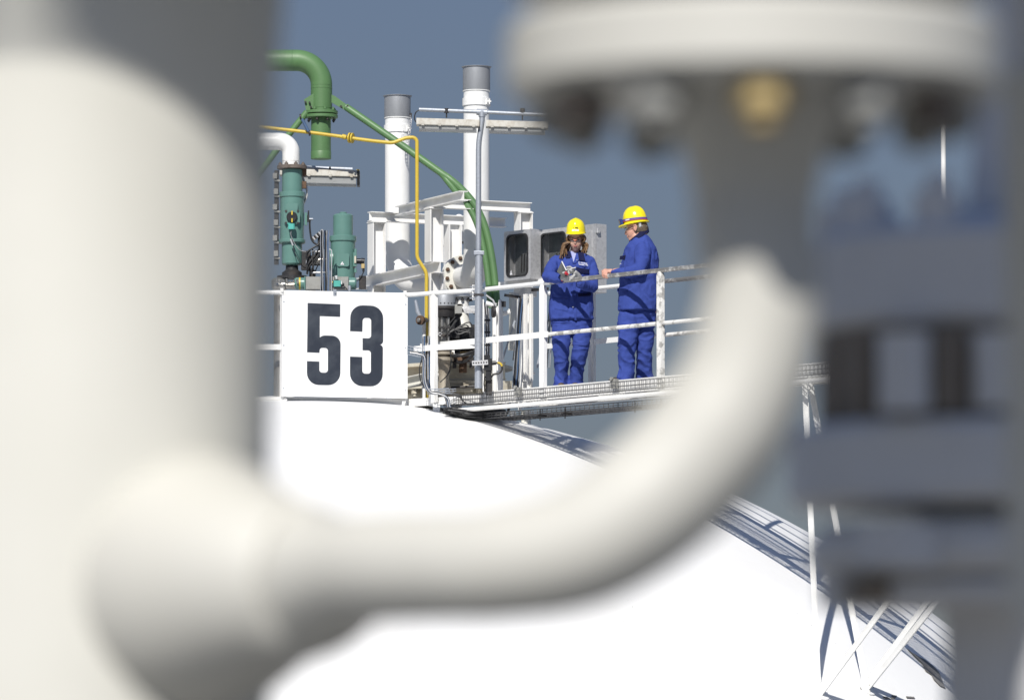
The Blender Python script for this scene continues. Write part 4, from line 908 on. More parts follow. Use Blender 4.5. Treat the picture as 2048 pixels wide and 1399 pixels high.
# ---- big nozzle of the tank: ring beams, cone, bolts
nz = thing('tank_nozzle', 'large cream nozzle with ring flange and bolts at the foot of the valves', 'tank nozzle', foot(905, 62.3))
ND = 62.3
lat(ND, 905, [(118, 733), (121, 734), (121, 740), (100, 741), (100, 768), (128, 769), (128, 776)], M_creamdirty, 'nozzle_ring', nz, 96)
lat(ND, 905, [(128, 777), (128, 784), (110, 785), (110, 800)], M_creamdirty, 'lower_flange', nz, 96)
flange_bolts(nz, P(905, 789, ND), -UP, s(119, ND), 28, .035, .05, M_creamdirty)
MB().ibeam(P(800, 768, 61.6), P(875, 752, 61.2), .11, .12, .01, up=UP).build('cross_beam', M_cream, nz)
MB().ibeam(P(880, 742, 61.75), P(1010, 742, 61.9), .19, .12, .01, up=UP).build('cross_beam', M_cream, nz)
MB().cbox(P(905, 780, 61.5), s(80, 61.5), .2, .03).build('shelf', M_creamdirty, nz)
lat(61.75, 1010, [(40, 764), (26, 800)], M_creamdirty, 'support_cone', nz)
MB().tube(pp(61.3, (868, 777), (960, 771)), .012, 8).build('rod', M_dark, nz)

# ---- white riser at the right, with ladder-like posts
rs = thing('white_riser_pipe', 'white riser pipe with flange passing down behind the walkway', 'pipe', foot(1046, 60.95))
lat(61.2, 1050, [(17, 700), (17, 744)], M_steelwhite, 'upper_section', rs)
lat(61.2, 1050, [(20, 744), (20, 748)], M_steelwhite, 'flange', rs)
MB().ibeam(P(1048, 749, 61.2), P(1048, 790, 61.2), .07, .07, .008, up=(1, 0, 0)).build('post', M_steelwhite, rs)
rq = P(1052, 800, 61.7); rb = on_tank_xy(rq.x, rq.y)
MB().tube([V((rq.x, 61.7, DK - .04)), rb - UP * .06], s(10, 61.7), 28).build('lower_section', M_cream, rs)
rq = P(1026, 800, 61.7); rb = on_tank_xy(rq.x, rq.y); MB().tube([V((rq.x, 61.7, DK - .04)), rb - UP * .06], s(6, 61.7), 20).build('lower_section', M_white, rs)
lat(61.4, 1026, [(8, 585), (8, 660), (10, 690), (10, 700)], M_cream, 'side_duct', rs)
for x in (1053, 1064): MB().prism([(-.02, 0), (.02, 0), (.02, .03), (.013, .03), (.013, .007), (-.013, .007), (-.013, .03), (-.02, .03)], P(x, 762, 60.35), WD, -WN, UP, 0, P(0, 588, 60.4).z - P(0, 762, 60.4).z).build('channel_post', M_steelwhite, rs)
for k in range(5): MB().tube(spline(pp(61, (1046 + 3 * k, 595), (1036 + 3 * k, 640), (1030 + 3 * k, 690), (1026 + 3 * k, 720)), 5), .007, 8).build('cable', [M_rubber, M_bluecable, M_stain][k % 3], rs)
MB().beam(P(1030, 640, 61.1), P(1000, 735, 61.1), .03, .02).build('brace', M_galv, rs)
MB().beam(P(1095, 640, 61.1), P(1074, 735, 61.1), .03, .02).build('brace', M_galv, rs)

# ---- gauge cabinets
def cabinet(label, px, pyb, pyt, wpx, D, window=True):
    q = P(px, pyb, D); wd = wpx / 124.0; h = P(px, pyt, D).z - q.z; dp = .15
    X, N = WD, -WN            # face spans along WD, looks towards -WN
    c = thing('gauge_cabinet', label, 'cabinet', q + X * wd / 2, 'gauge cabinets on the walkway railing')
    base = q + UP * 0
    o = lambda a, b, d: base + X * (a * wd) + UP * (b * h) + WN * d
    th = .004
    MB().box(o(.5, .5, dp), wd, .004, h, X, WN, UP).box(o(0, .5, dp / 2 + .004), .004, dp - .006, h, X, WN, UP).box(o(1, .5, dp / 2 + .004), .004, dp - .006, h, X, WN, UP).box(o(.5, 0, dp / 2 + .004), wd - .006, dp - .006, .004, X, WN, UP).box(o(.5, 1, dp / 2 + .004), wd - .006, dp - .006, .004, X, WN, UP).build('case', M_stain, c)
    if window:
        # front sheet with rounded opening
        def rr(hw, hh, r, n=6):
            return [(sx * (hw - r) + r * math.cos(a), sy * (hh - r) + r * math.sin(a)) for sx, sy, a0 in ((1, 1, 0), (-1, 1, 90), (-1, -1, 180), (1, -1, 270)) for a in [R(a0 + 90 * k / n) for k in range(n + 1)]]
        def ringm(o_, i_, z0, z1, m, name):
            n = len(o_); vs = [o(.5, .5, 0) + X * a + UP * b + WN * z for z in (z0, z1) for a, b in o_ + i_]; k = 2 * n; fs = []
            for j in range(n):
                j2 = (j + 1) % n
                fs += [(j, j2, n + j2, n + j), (k + j, k + n + j, k + n + j2, k + j2), (j, k + j, k + j2, j2), (n + j, n + j2, k + n + j2, k + n + j)]
            MB().add(vs, fs).build(name, m, c)
        n = 28; inn = rr(wd * .40, h * .42, .06)
        outr = []
        for a, b in inn:   # push each opening vertex out to the sheet edge
            k = min((wd / 2) / max(abs(a), 1e-6), (h / 2) / max(abs(b), 1e-6)); outr.append((a * k, b * k))
        ringm(outr, inn, 0, .004, M_stain, 'front_sheet')
        ringm(rr(wd * .415, h * .43, .065), rr(wd * .37, h * .40, .055), -.008, .012, M_rubber, 'window_gasket')
        gl = mat('window_glass', (.02, .025, .03), .04, spec=.6, trans=.82)
        MB().box(o(.5, .5, .006), wd * .74, .003, h * .80, X, WN, UP).build('pane', gl, c)
        MB().box(o(.5, .5, dp - .008), wd * .9, .003, h * .9, X, WN, UP).build('inner_panel', mat('cabinet_interior', (.16, .165, .17), .7, col2=(.06, .06, .065), scale=8, amount=.6), c)
        gq = o(.74, .64, dp - .03); MB().disc(gq, .085, .03, N, 32).build('gauge', M_blackp, c); MB().disc(gq + N * .0165, .072, .002, N, 32).build('gauge_face', mat('gauge_face', (.25, .30, .31), .4), c)
        for k in range(10): 
            a = R(-45 + 30 * k); MB().box(gq + N * .018 + X * (.056 * math.cos(a)) + UP * (.056 * math.sin(a)), .014, .001, .003, X * math.cos(a) + UP * math.sin(a), WN, UP * math.cos(a) - X * math.sin(a)).build('gauge_tick', M_printblack, c)
        for k in range(3): MB().tube([o(.3 + .1 * k, .2, dp - .02), o(.32 + .1 * k, .55, dp - .02)], .006, 8).build('inner_tube', M_dark, c)
        tq = o(.25, .165, -.009 + .011); MB().prism([(-.02, -.025), (.02, -.025), (0, .025)], o(.26, .17, .003), X, UP, N, 0, .001).build('warning_triangle', M_print, c)
        MB().prism([(0, -.015), (.007, -.002), (.001, -.002), (.004, .01), (-.005, -.004), (.001, -.004)], o(.26, .17, .0018), X, UP, N, 0, .0008).build('flash_symbol', M_printblack, c)
    else:
        MB().box(o(.5, .5, .002), wd, .004, h, X, WN, UP).build('front_sheet', M_stain, c)
        MB().box(o(.45, .48, -.004), wd * .75, .006, h * .85, X, WN, UP).build('raised_panel', M_stain, c)
        MB().cbox(o(1.05, .90, .02), .035, .04, .05, X, WN, UP).build('latch', M_stain, c)
    return c, o
cabinet('grey gauge cabinet with dark rounded window, nearest the green brace', 1008, 563, 464, 55, 60.75)
cabinet('middle grey gauge cabinet with dark rounded window, half hidden by the woman', 1075, 563, 461, 64, 60.55)
cabinet('plain grey steel cabinet behind the woman, with latch at its top right', 1152, 588, 452, 40, 60.65, False)
cbf = thing('cabinet_bracket', 'white bracket frame under the gauge cabinets', 'bracket', P(1040, 590, 60.9))
MB().beam(P(1000, 568, 60.9), P(1190, 568 - 14, 59.95), .05, .04).build('cross_bar', M_steelwhite, cbf)
MB().cbox(P(1040, 586, 60.9), .1, .1, .12, WD, WN).cbox(P(1062, 584, 60.8), .08, .1, .1, WD, WN).build('bracket_block', M_steelwhite, cbf)
MB().beam(P(1010, 590, 60.9), P(1040, 594, 60.8), .03, .03).beam(P(1065, 580, 60.6), P(1095, 577, 60.3), .03, .03).build('dark_angle', M_dark, cbf)
for x_, d_ in ((1040, 60.9), (1180, 60.0)): MB().beam(P(x_, 560, d_), V((P(x_, 560, d_).x, d_, DK - .1)), .04, .04).build('upright', M_steelwhite, cbf)

# ---- cables on the deck edge and under the walkway
cb1 = thing('cable_bundle', 'grey and blue cables running down from the tray over the platform edge', 'cables', foot(875, 59.95))
random.seed(5)
for i in range(8):
    dx, dy = random.uniform(-3, 3), random.uniform(-3, 3)
    MB().tube(spline(pp(59.95 - .015 * i, (820, 703 + dy), (838, 706 + dy), (847 + dx, 716), (848 + dx, 760), (858 + dx, 781 + dy), (880, 786 + dy), (893 + dx, 796), (898 + dx, 815), (908 + dx, 825 + dy), (920, 832)), 6), random.choice((.006, .009, .011)), 8).build('cable', [M_greycable, M_bluecable, M_rubber, M_stain][i % 4], cb1)
MB().tube(spline(pp(59.9, (850, 706), (840, 730), (841, 760), (856, 780), (880, 788)), 6), .006, 8).build('cable', M_rubber, cb1)
for i in range(3): MB().tube(spline(pp(59.85, (905, 786 + 2 * i), (920, 790 + 2 * i), (925, 800), (935, 807), (960, 805), (985, 800), (1005, 792 + i), (1008, 787)), 6), .007, 8).build('cable', M_rubber, cb1)
wires(P(862, 788, 59.95), P(905, 786, 59.9), WN, UP, .1, .05, .04, r=.004).build('tray_piece', M_galv, cb1)
wires(P(815, 700, 60.05), P(838, 705, 60.0), UP, WN, .09, .05, .04, r=.003).build('tray_piece', M_galv, cb1)
cb2 = thing('cable_coil', 'thick coil of black cables lying under the walkway start', 'cables', V((P(955, 825, 60).x, 60, P(955, 832, 60).z)))
for i in range(44):
    y0 = 817 + random.uniform(0, 13); y1_ = 815 + random.uniform(2, 16)
    MB().tube(spline([P(884 + random.uniform(0, 25), y0 - 3, 59.7 + random.uniform(0, .5)), P(930, y0 + 2, 59.75 + random.uniform(0, .4)), P(970, (y0 + y1_) / 2 + 3, 59.9), P(1003 + random.uniform(-5, 8), y1_ + 3, 60.2 + random.uniform(0, .3))], 5), .012, 8).build('cable', M_rubber, cb2)
for i in range(3): MB().tube(spline(pp(60 + .05 * i, (1000, 836), (1012, 830), (1017 + i, 815), (1016 + i * 2, 800)), 6), .011, 8).build('cable', [M_rubber, M_bluecable, M_rubber][i], cb2)
# ================================================================== the two workers
M_jacket = mat('blue_work_cloth', (.040, .068, .29), .85, col2=(.030, .050, .22), scale=5, amount=.8, bump=.5, bscale=22, spec=.2)
M_navy = mat('navy_cloth', (.008, .010, .045), .85, col2=(.012, .016, .07), scale=8, amount=.7, bump=.3, bscale=40, spec=.2)
M_skin = mat('skin', (.62, .39, .30), .5, col2=(.55, .31, .23), scale=16, amount=.6, bump=.1, bscale=80)
M_skinm = mat('ruddy_skin', (.58, .32, .24), .5, col2=(.50, .22, .16), scale=13, amount=.7, bump=.1, bscale=80)
M_helm = mat('yellow_helmet_shell', (.88, .74, .015), .22, col2=(.80, .66, .015), scale=5, amount=.5, coat=.3)
M_hair = mat('light_brown_hair', (.20, .115, .055), .5, col2=(.12, .065, .03), scale=14, amount=.9, bump=.6, bscale=60, streak=.12, lo=.4, hi=.6)
M_hairm = mat('short_greying_hair', (.16, .12, .08), .7, col2=(.08, .06, .04), scale=60, amount=.9, bump=.6, bscale=120)
M_lips = mat('lips', (.38, .12, .11), .4); M_brow = mat('eyebrow', (.05, .028, .018), .7); M_eye = mat('eye', (.03, .02, .015), .3)
M_glove = mat('grey_knit_glove', (.42, .42, .42), .85, col2=(.30, .30, .30), scale=20, amount=.7, bump=.4, bscale=120)
M_red = mat('red_plastic', (.42, .015, .03), .4); M_shirt = mat('pale_blue_shirt', (.34, .37, .60), .8, col2=(.28, .30, .52), scale=10, amount=.5)
M_paper = mat('white_paper', (.85, .85, .84), .6); M_cover = mat('dark_notebook_cover', (.075, .08, .08), .6, col2=(.10, .10, .10), scale=20, amount=.5)
M_lens = mat('clear_goggle_lens', (.55, .55, .55), .06, spec=.9, trans=.94); M_orange = mat('orange_frame', (.55, .10, .02), .4)
M_boot = mat('tan_boot_leather', (.10, .07, .045), .6, col2=(.05, .04, .03), scale=18, amount=.7)
M_bootd = mat('dark_boot_leather', (.05, .038, .028), .55, col2=(.02, .016, .012), scale=18, amount=.7)
M_strapg = mat('grey_harness_plastic', (.45, .46, .47), .5); M_violet = mat('violet_goggle_strap', (.12, .07, .30), .6); M_strapred = mat('red_strap_edge', (.5, .05, .06), .6)
M_bluelens = mat('blue_goggle_lens', (.03, .05, .22), .15, coat=.5)

def fuse(mb, name, m, parent, voxel=.006, smooth=3, wrinkle=None, label=None):
    """closed pieces fused into one continuous skin"""
    me = bpy.data.meshes.new('t'); me.from_pydata(mb.v, [], mb.f)
    bm = bmesh.new(); bm.from_mesh(me); bmesh.ops.recalc_face_normals(bm, faces=bm.faces); bm.to_mesh(me); bm.free()
    ob = bpy.data.objects.new('t', me); COL.objects.link(ob)
    md = ob.modifiers.new('r', 'REMESH'); md.mode = 'VOXEL'; md.voxel_size = voxel
    ms = ob.modifiers.new('s', 'SMOOTH'); ms.factor = .5; ms.iterations = smooth
    bpy.context.view_layer.update()
    nm = bpy.data.meshes.new_from_object(ob.evaluated_get(bpy.context.evaluated_depsgraph_get())); bpy.data.objects.remove(ob)
    if wrinkle:
        ns = [v.normal.copy() for v in nm.vertices]
        for v, n_ in zip(nm.vertices, ns): v.co += n_ * wrinkle(v.co, n_)
    pts = [v.co.copy() for v in nm.vertices]; polys = [list(p.vertices) for p in nm.polygons]
    bvh = BVHTree.FromPolygons(pts, polys)
    org = ORG[parent]; nm.transform(Matrix.Translation(-org)); nm.materials.clear(); nm.materials.append(m); nm.name = name
    nm.polygons.foreach_set('use_smooth', [True] * len(nm.polygons))
    o = bpy.data.objects.new(name, nm); COL.objects.link(o); o.parent = parent; ORG[o] = org
    if label: o['label'] = label
    return o, bvh
CAMP = V((0, 0, CZ))
def drape(bvh, poly, t=.006, name='patch', m=None, parent=None, D=59, off=0.0, grid=7, label=None):
    """four photograph corners laid on a surface as a thin cloth panel"""
    a, b, c, d = [V((x, y)) for x, y in poly]; top = []; 
    for j in range(grid + 1):
        for i in range(grid + 1):
            u, v_ = i / grid, j / grid; q = (a * (1 - u) + b * u) * (1 - v_) + (d * (1 - u) + c * u) * v_
            ray = (P(q.x, q.y, D) - CAMP).normalized(); h = bvh.ray_cast(CAMP, ray)
            top.append((h[0] if h[0] else P(q.x, q.y, D)) - ray * (t + off))
    med = sorted(p.y for p in top)[len(top) // 2]
    top = [p if abs(p.y - med) < .12 else CAMP + (p - CAMP) * ((med) / p.y) for p in top]
    g1 = grid + 1; vs = top + [p + V((0, t * .9, 0)) for p in top]; n = g1 * g1; fs = []
    for j in range(grid):
        for i in range(grid):
            k = j * g1 + i; fs += [(k, k + 1, k + g1 + 1, k + g1), (n + k, n + k + g1, n + k + g1 + 1, n + k + 1)]
    rim = [i for i in range(g1)] + [g1 * j + grid for j in range(1, g1)] + [grid * g1 + i for i in range(grid - 1, -1, -1)] + [g1 * j for j in range(grid - 1, 0, -1)]
    for i in range(len(rim)): p, q = rim[i], rim[(i + 1) % len(rim)]; fs.append((p, n + p, n + q, q))
    return MB().add(vs, fs).build(name, m, parent, ang=50, label=label)
def folds(amp, fz, fxy, seed, soft=1.0):
    o = V((seed * 3.1, seed * 1.7, seed * 5.3))
    def f(co, n):
        q = V((co.x * fxy, co.y * fxy, co.z * fz)) + o
        w = noise.noise(q + V((noise.noise(q * .6), 0, noise.noise(q * .7 + o))) * 1.2); r = 1 - abs(w) * 2.2
        return amp * (max(-1, r) - .35) + amp * .5 * noise.noise(q * 2.3)
    return f
def frame_of(fwd, tilt_axis_up=None):
    f = V(fwd).normalized(); r = f.cross(UP).normalized(); u = r.cross(f); return r, f, u
def helmet(parent, c, fwd, sc=1.0, label=None, name='helmet', pk=.045, hs=1.0):
    """shell with ridge and peak; c = centre of the rim"""
    r, f, u = frame_of(fwd); seg = 48
    prof = [(1.0, .0), (1.0, .012), (.985, .03), (.96, .055), (.90, .085), (.79, .112), (.63, .134), (.44, .148), (.22, .156)]
    vs = []; 
    def pt(a, k, h, brim=0, ins=0):
        ca, sa = math.cos(a), math.sin(a)      # a=0 : forwards
        ex = (.128 + (0 if ca > 0 else .004)) * k; ey = .108 * k
        ridge = max(0, 1 - abs(sa) * k * 3.0) * .010 * min(1, h / .09) if h > .02 else 0
        groove = -.004 * math.exp(-((abs(sa) * k - .36) / .05) ** 2) * (1 if h > .05 else 0)
        bf = brim * ((pk * max(0, ca) ** 1.6) + .006 + .012 * max(0, -ca))
        dz = -brim * (.008 * max(0, ca) ** 1.5)
        rad = V((ey * sa, ex * ca)) * (1 - ins); nn = V((sa, ca)).normalized()
        rad += nn * (bf + groove)
        return c + (r * rad.x + f * rad.y) * sc + u * ((h * hs + ridge + dz) * sc)
    rows = [(1.0, .004, 1, 0), (1.0, .0, 1.12, 0), (1.0, .008, 1.12, 0)] + [(k, h + .006, 0, 0) for k, h in prof]
    rows = [(.93, -.004, 0, .05)] + rows
    for k, h, b, ins in rows:
        for i in range(seg): vs.append(pt(2 * math.pi * i / seg, k, h, b, ins))
    n = len(rows); fs = [(i * seg + j, i * seg + (j + 1) % seg, (i + 1) * seg + (j + 1) % seg, (i + 1) * seg + j) for i in range(n - 1) for j in range(seg)]
    vs.append(c + u * (.162 * hs * sc + .010 * sc)); fs += [((n - 1) * seg + j, (n - 1) * seg + (j + 1) % seg, n * seg) for j in range(seg)]
    fs.append(list(range(seg))[::-1])
    o = MB().add(vs, fs).build(name, M_helm, parent, ang=50, label=label); return o, (r, f, u)
def hand_pieces(mb, wrist, palm, tips, thumb, w=.085, t=.03, fr=.0095):
    """palm block plus four fingers and a thumb, each a bent chain; tips = [(knuckle, middle, end)]"""
    wrist, palm = V(wrist), V(palm); kn = [V(k[0]) for k in tips]
    mb.chain([wrist, (wrist + palm) / 2, palm], [t * .9, t, t * .85])
    for k in kn: mb.chain([wrist * .4 + palm * .6, k], [t * .62, fr * 1.25], 10)
    for k in tips: mb.chain([V(q) for q in k], [fr * 1.12, fr * 1.02, fr * .85][:len(k)], 10)
    mb.chain([V(q) for q in thumb], [fr * 1.5, fr * 1.25, fr][:len(thumb)], 10)

# ------------------------------------------------------------------ woman with the notebook
WDp = 59.02
def Q(px, py, dy=0.0): return P(px, py, WDp + dy)
base = Q(1141, 777); base.z = DK
wo = thing('person', 'woman in blue work suit and yellow helmet reading a notebook at the railing', 'person', base)
def sec(x0, x1, py, dy, ry, yaw=0): a, b = Q(x0, py, dy), Q(x1, py, dy); return ((a.x + b.x) / 2, a.y, a.z, abs(b.x - a.x) / 2, ry, yaw)
hc = Q(1152, 478, -.03)
r_, f_, u_ = frame_of(V((-.10, -.95, -.25)))
def Hd(a, b, c_): return hc + r_ * a + f_ * b + u_ * c_     # right, forward, up
rot = Matrix((r_, f_, u_)).transposed()
body = MB()
body.ball(Hd(0, -.012, .03), .076, .094, .10, rot, 24, 16).ball(Hd(0, .028, -.03), .062, .062, .082, rot, 20, 14).ball(Hd(0, .052, -.083), .030, .030, .028, rot)
body.ball(Hd(0, .088, -.025), .011, .019, .014, rot).chain([Hd(0, .080, .012), Hd(0, .094, -.022)], [.008, .0115], 10)
for sx in (-1, 1): body.ball(Hd(sx * .034, .060, -.035), .022, .018, .022, rot).ball(Hd(sx * .078, -.012, -.005), .010, .018, .03, rot)
body.ball(Hd(0, .078, -.058), .020, .012, .013, rot)
body.chain([Hd(0, -.03, -.04), Q(1149, 512, .03)], [.052, .052])
body.loft([sec(1120, 1172, 640, .03, .10), sec(1118, 1174, 600, .03, .10), sec(1112, 1178, 560, .03, .10), sec(1110, 1182, 530, .03, .09), sec(1128, 1168, 515, .03, .07)][::1])
for a, b, c_ in ((1122, 1122, 1124), (1158, 1157, 1151)): body.chain([Q(a, 640, .03), Q(b, 702, .0), Q(c_, 768, .05)], [.08, .055, .045])
body.chain([Q(1112, 524, .02), Q(1097, 553, -.17), Q(1122, 555, -.34)], [.035, .028, .022]); body.chain([Q(1180, 526, .02), Q(1184, 571, -.08), Q(1160, 562, -.27)], [.035, .028, .022])
fuse(body, 'body', M_skin, wo, .0055, 2)
# face details
for sx in (-1, 1):
    MB().ball(Hd(sx * .031, .0775, .006), .014, .006, .0045, rot, 12, 8).build('eye', M_eye, wo)
    MB().tube([Hd(sx * .012, .0855, .020), Hd(sx * .030, .0850, .0285), Hd(sx * .050, .072, .022)], [.003, .0038, .002], 8).build('eyebrow', M_brow, wo)
MB().ball(Hd(0, .0905, -.056), .021, .006, .0045, rot, 14, 8).ball(Hd(0, .0905, -.0635), .017, .006, .005, rot, 14, 8).build('lips', M_lips, wo)
# goggles
gg = MB()
for sx in (-1, 1):
    pts = [Hd(sx * (.006 + .052 * t), .099 - .028 * t * t, .006) for t in [k / 6 for k in range(7)]]
    k = len(gg.v); vs = []
    for i, p in enumerate(pts): hh = .021 * (1 - .25 * (i / 6)); vs += [p + u_ * hh, p - u_ * hh]
    gg.add(vs + [v + f_ * .0015 for v in vs], [(2 * i, 2 * i + 1, 2 * i + 3, 2 * i + 2) for i in range(6)] + [(14 + 2 * i, 14 + 2 * i + 2, 14 + 2 * i + 3, 14 + 2 * i + 1) for i in range(6)])
gl_ = gg.build('safety_glasses', M_lens, wo)
MB().tube([Hd(-.022, .101, .014), Hd(-.008, .106, .006), Hd(0, .106, .001), Hd(.008, .106, .006), Hd(.022, .101, .014)], [.003, .0055, .006, .0055, .003], 8).tube([Hd(-.068, .070, .018), Hd(-.04, .092, .0265), Hd(0, .102, .020), Hd(.04, .092, .0265), Hd(.068, .070, .018)], .0018, 6).build('glasses_bridge', M_orange, wo)
# hair: locks falling from under the helmet onto both shoulders
random.seed(21); hr = MB()
for k in range(46):
    sx = -1 if k % 2 else 1; u = random.random(); a0 = random.uniform(-.05, .045)
    st = Hd(sx * (.076 + random.uniform(-.008, .004)), a0, .035)
    if sx < 0: end = Q(1122 + random.uniform(-5, 14), 517 - random.uniform(0, 14) + u * 2, -.08 + random.uniform(-.03, .05)); m1 = Q(1130 + random.uniform(-3, 5), 487, -.03 + random.uniform(-.05, .04))
    else: end = Q(1171 + random.uniform(-5, 4), 508 - random.uniform(0, 8), -.03 + random.uniform(-.04, .05)); m1 = Q(1171 + random.uniform(-4, 3), 487, -.02 + random.uniform(-.04, .05))
    hr.tube(spline([st, Hd(sx * .080, a0, -.02), m1, end], 5), [.010, .011, .012, .012, .012, .012, .012, .013, .013, .012, .012, .011, .009, .007, .005, .003][:16], 7)
for k in range(14):
    sx = -1 if k % 2 else 1; e_ = Q((1131 if sx < 0 else 1166) + random.uniform(-5, 5), 508 + random.uniform(-3, 3), random.uniform(-.03, .04))
    hr.tube(spline([Hd(sx * .072, random.uniform(-.03, .02), -.01), Q((1139.5 if sx < 0 else 1164.5) + random.uniform(-2, 2), 490, random.uniform(-.04, .03)), e_], 5), [.012] * 8 + [.010, .007, .004], 7)
hr.ball(Hd(0, -.035, .01), .083, .085, .095, rot, 20, 14)
for sx in (-1, 1): hr.tube([Hd(sx * .040, .062, .046), Hd(sx * .062, .045, .02), Hd(sx * .068, .02, -.03)], [.009, .010, .010], 8)
hr.build('hair', M_hair, wo, ang=60)
hlm, (hr_, hf_, hu_) = helmet(wo, Hd(0, -.008, .062) , V((-.10, -.965, -.13)), .93, pk=.028)
# marks on the helmet: emblem line and white name sticker
hb = BVHTree.FromPolygons([v.co + ORG[wo] for v in hlm.data.vertices], [list(p.vertices) for p in hlm.data.polygons])
def on(bvh, px, py, D, off=.002):
    ray = (P(px, py, D) - CAMP).normalized(); h = bvh.ray_cast(CAMP, ray); return (h[0] if h[0] else P(px, py, D)) - ray * off
drape(hb, [(1144, 458.6), (1157.5, 458.6), (1157.5, 462), (1144, 462)], .0015, 'name_sticker', M_paper, hlm, WDp, grid=4)
c_ = on(hb, 1153, 455.4, WDp, .004); text('logo_lettering', 'BASF', .0135, M_printblack, hlm, c_, hr_ * 1.0, hu_, .0008, bold=.0009)
c_ = on(hb, 1147, 455.4, WDp, .004); MB().box(c_, .006, .001, .006, hr_, hf_, hu_).build('logo_square', M_printblack, hlm)
c_ = on(hb, 1150.5, 460.2, WDp, .0045); text('sticker_lettering', 'K. Weidauer', .008, M_dull, hlm, c_, hr_, hu_, .0004)
# jacket
J = MB()
J.loft([sec(1099, 1187, 639, .01, .155), sec(1097, 1187, 620, .01, .155), sec(1100, 1186, 590, .01, .145), sec(1104, 1182, 562, .01, .135), sec(1104, 1184, 535, .01, .13), sec(1107, 1187, 520, .02, .11), sec(1118, 1178, 511, .03, .09), sec(1132, 1168, 505, .035, .065)], e=2.3)
J.chain([Q(1112, 523, .02), Q(1103, 537, -.08), Q(1096, 553, -.18), Q(1108, 555, -.27), Q(1121, 556, -.34)], [.064, .068, .062, .056, .050], 18)
J.chain([Q(1180, 524, .03), Q(1186, 548, -.02), Q(1185, 574, -.08), Q(1172, 572, -.17), Q(1160, 567, -.27)], [.060, .062, .056, .052, .046], 18)
jk, jb = fuse(J, 'jacket', M_jacket, wo, .0065, 3, folds(.0085, 9, 13, 3))
T = MB()
T.loft([sec(1103, 1184, 662, .02, .125), sec(1102, 1184, 640, .02, .13), sec(1106, 1182, 610, .02, .12)])
T.chain([Q(1124, 655, .02), Q(1122.5, 690, -.02), Q(1122.5, 715, -.01), Q(1123, 745, .04), Q(1122, 772, .05)], [.106, .090, .076, .071, .076], 20, fy=1.15)
T.chain([Q(1163, 655, .03), Q(1162, 690, .0), Q(1157.5, 715, .01), Q(1153, 745, .06), Q(1150, 772, .07)], [.106, .090, .076, .071, .078], 20, fy=1.15)
fuse(T, 'trousers', M_jacket, wo, .0065, 3, folds(.0105, 11, 8, 6))
for px, dy in ((1122, .0), (1150, .02)):
    a = Q(px, 770, dy + .09); a.z = DK + .05; MB().ball(a + V((0, -.05, -.012)), .046, .115, .036, None, 20, 12).cbox(a + V((0, -.06, -.046)), .09, .25, .018, b=.02).ball(a + V((0, .02, .01)), .045, .05, .05).build('boot', M_boot, wo)
# shirt, collar, pockets, lettering
drape(jb, [(1141, 501), (1154, 501), (1149, 518), (1147, 524)], .004, 'shirt', M_shirt, wo, WDp)
drape(jb, [(1155, 500), (1166, 500), (1171, 522), (1158, 520)], .014, 'collar', M_navy, wo, WDp, label='dark navy collar')
drape(jb, [(1126, 502), (1139, 500), (1144, 515), (1132, 516)], .013, 'collar', M_navy, wo, WDp, label='dark navy collar')
drape(jb, [(1136, 508), (1143, 514), (1148, 526), (1146, 526)], .012, 'lapel', M_jacket, wo, WDp)
drape(jb, [(1154, 514), (1158, 519), (1151, 526), (1148, 526)], .012, 'lapel', M_jacket, wo, WDp)
drape(jb, [(1152, 534), (1178, 539), (1179, 547), (1152, 545)], .012, 'chest_pocket_flap', M_navy, wo, WDp, label='dark navy chest pocket flap')
drape(jb, [(1106, 589), (1138, 592), (1138, 596), (1106, 594)], .008, 'pocket_flap', M_jacket, wo, WDp)
drape(jb, [(1109, 596), (1137, 598), (1135, 622), (1109, 617)], .005, 'pocket', M_jacket, wo, WDp)
drape(jb, [(1156, 587), (1182, 585), (1182, 591), (1157, 593)], .010, 'pocket_flap', M_navy, wo, WDp)
drape(jb, [(1144, 528), (1151, 528), (1153, 640), (1149, 640)], .006, 'placket', M_jacket, wo, WDp, grid=14)
for x, y in ((1154, 520), (1146, 614)): MB().ball(on(jb, x, y, WDp, .016), .0055).build('snap_button', M_strapg, wo)
for i, (tx, y) in enumerate((('K. Weidauer', 525.8), ('Tankfeld 17/2', 529.4))):
    a = on(jb, 1157, y - 1.2, WDp, .014); b = on(jb, 1175, y + 1.6, WDp, .014); b.y = a.y = min(a.y, b.y) - .002
    text('chest_lettering', tx, .018, M_print, wo, a, (b - a), UP - (b - a).normalized() * UP.dot((b - a).normalized()), .0012, 'LEFT', bold=.0006)
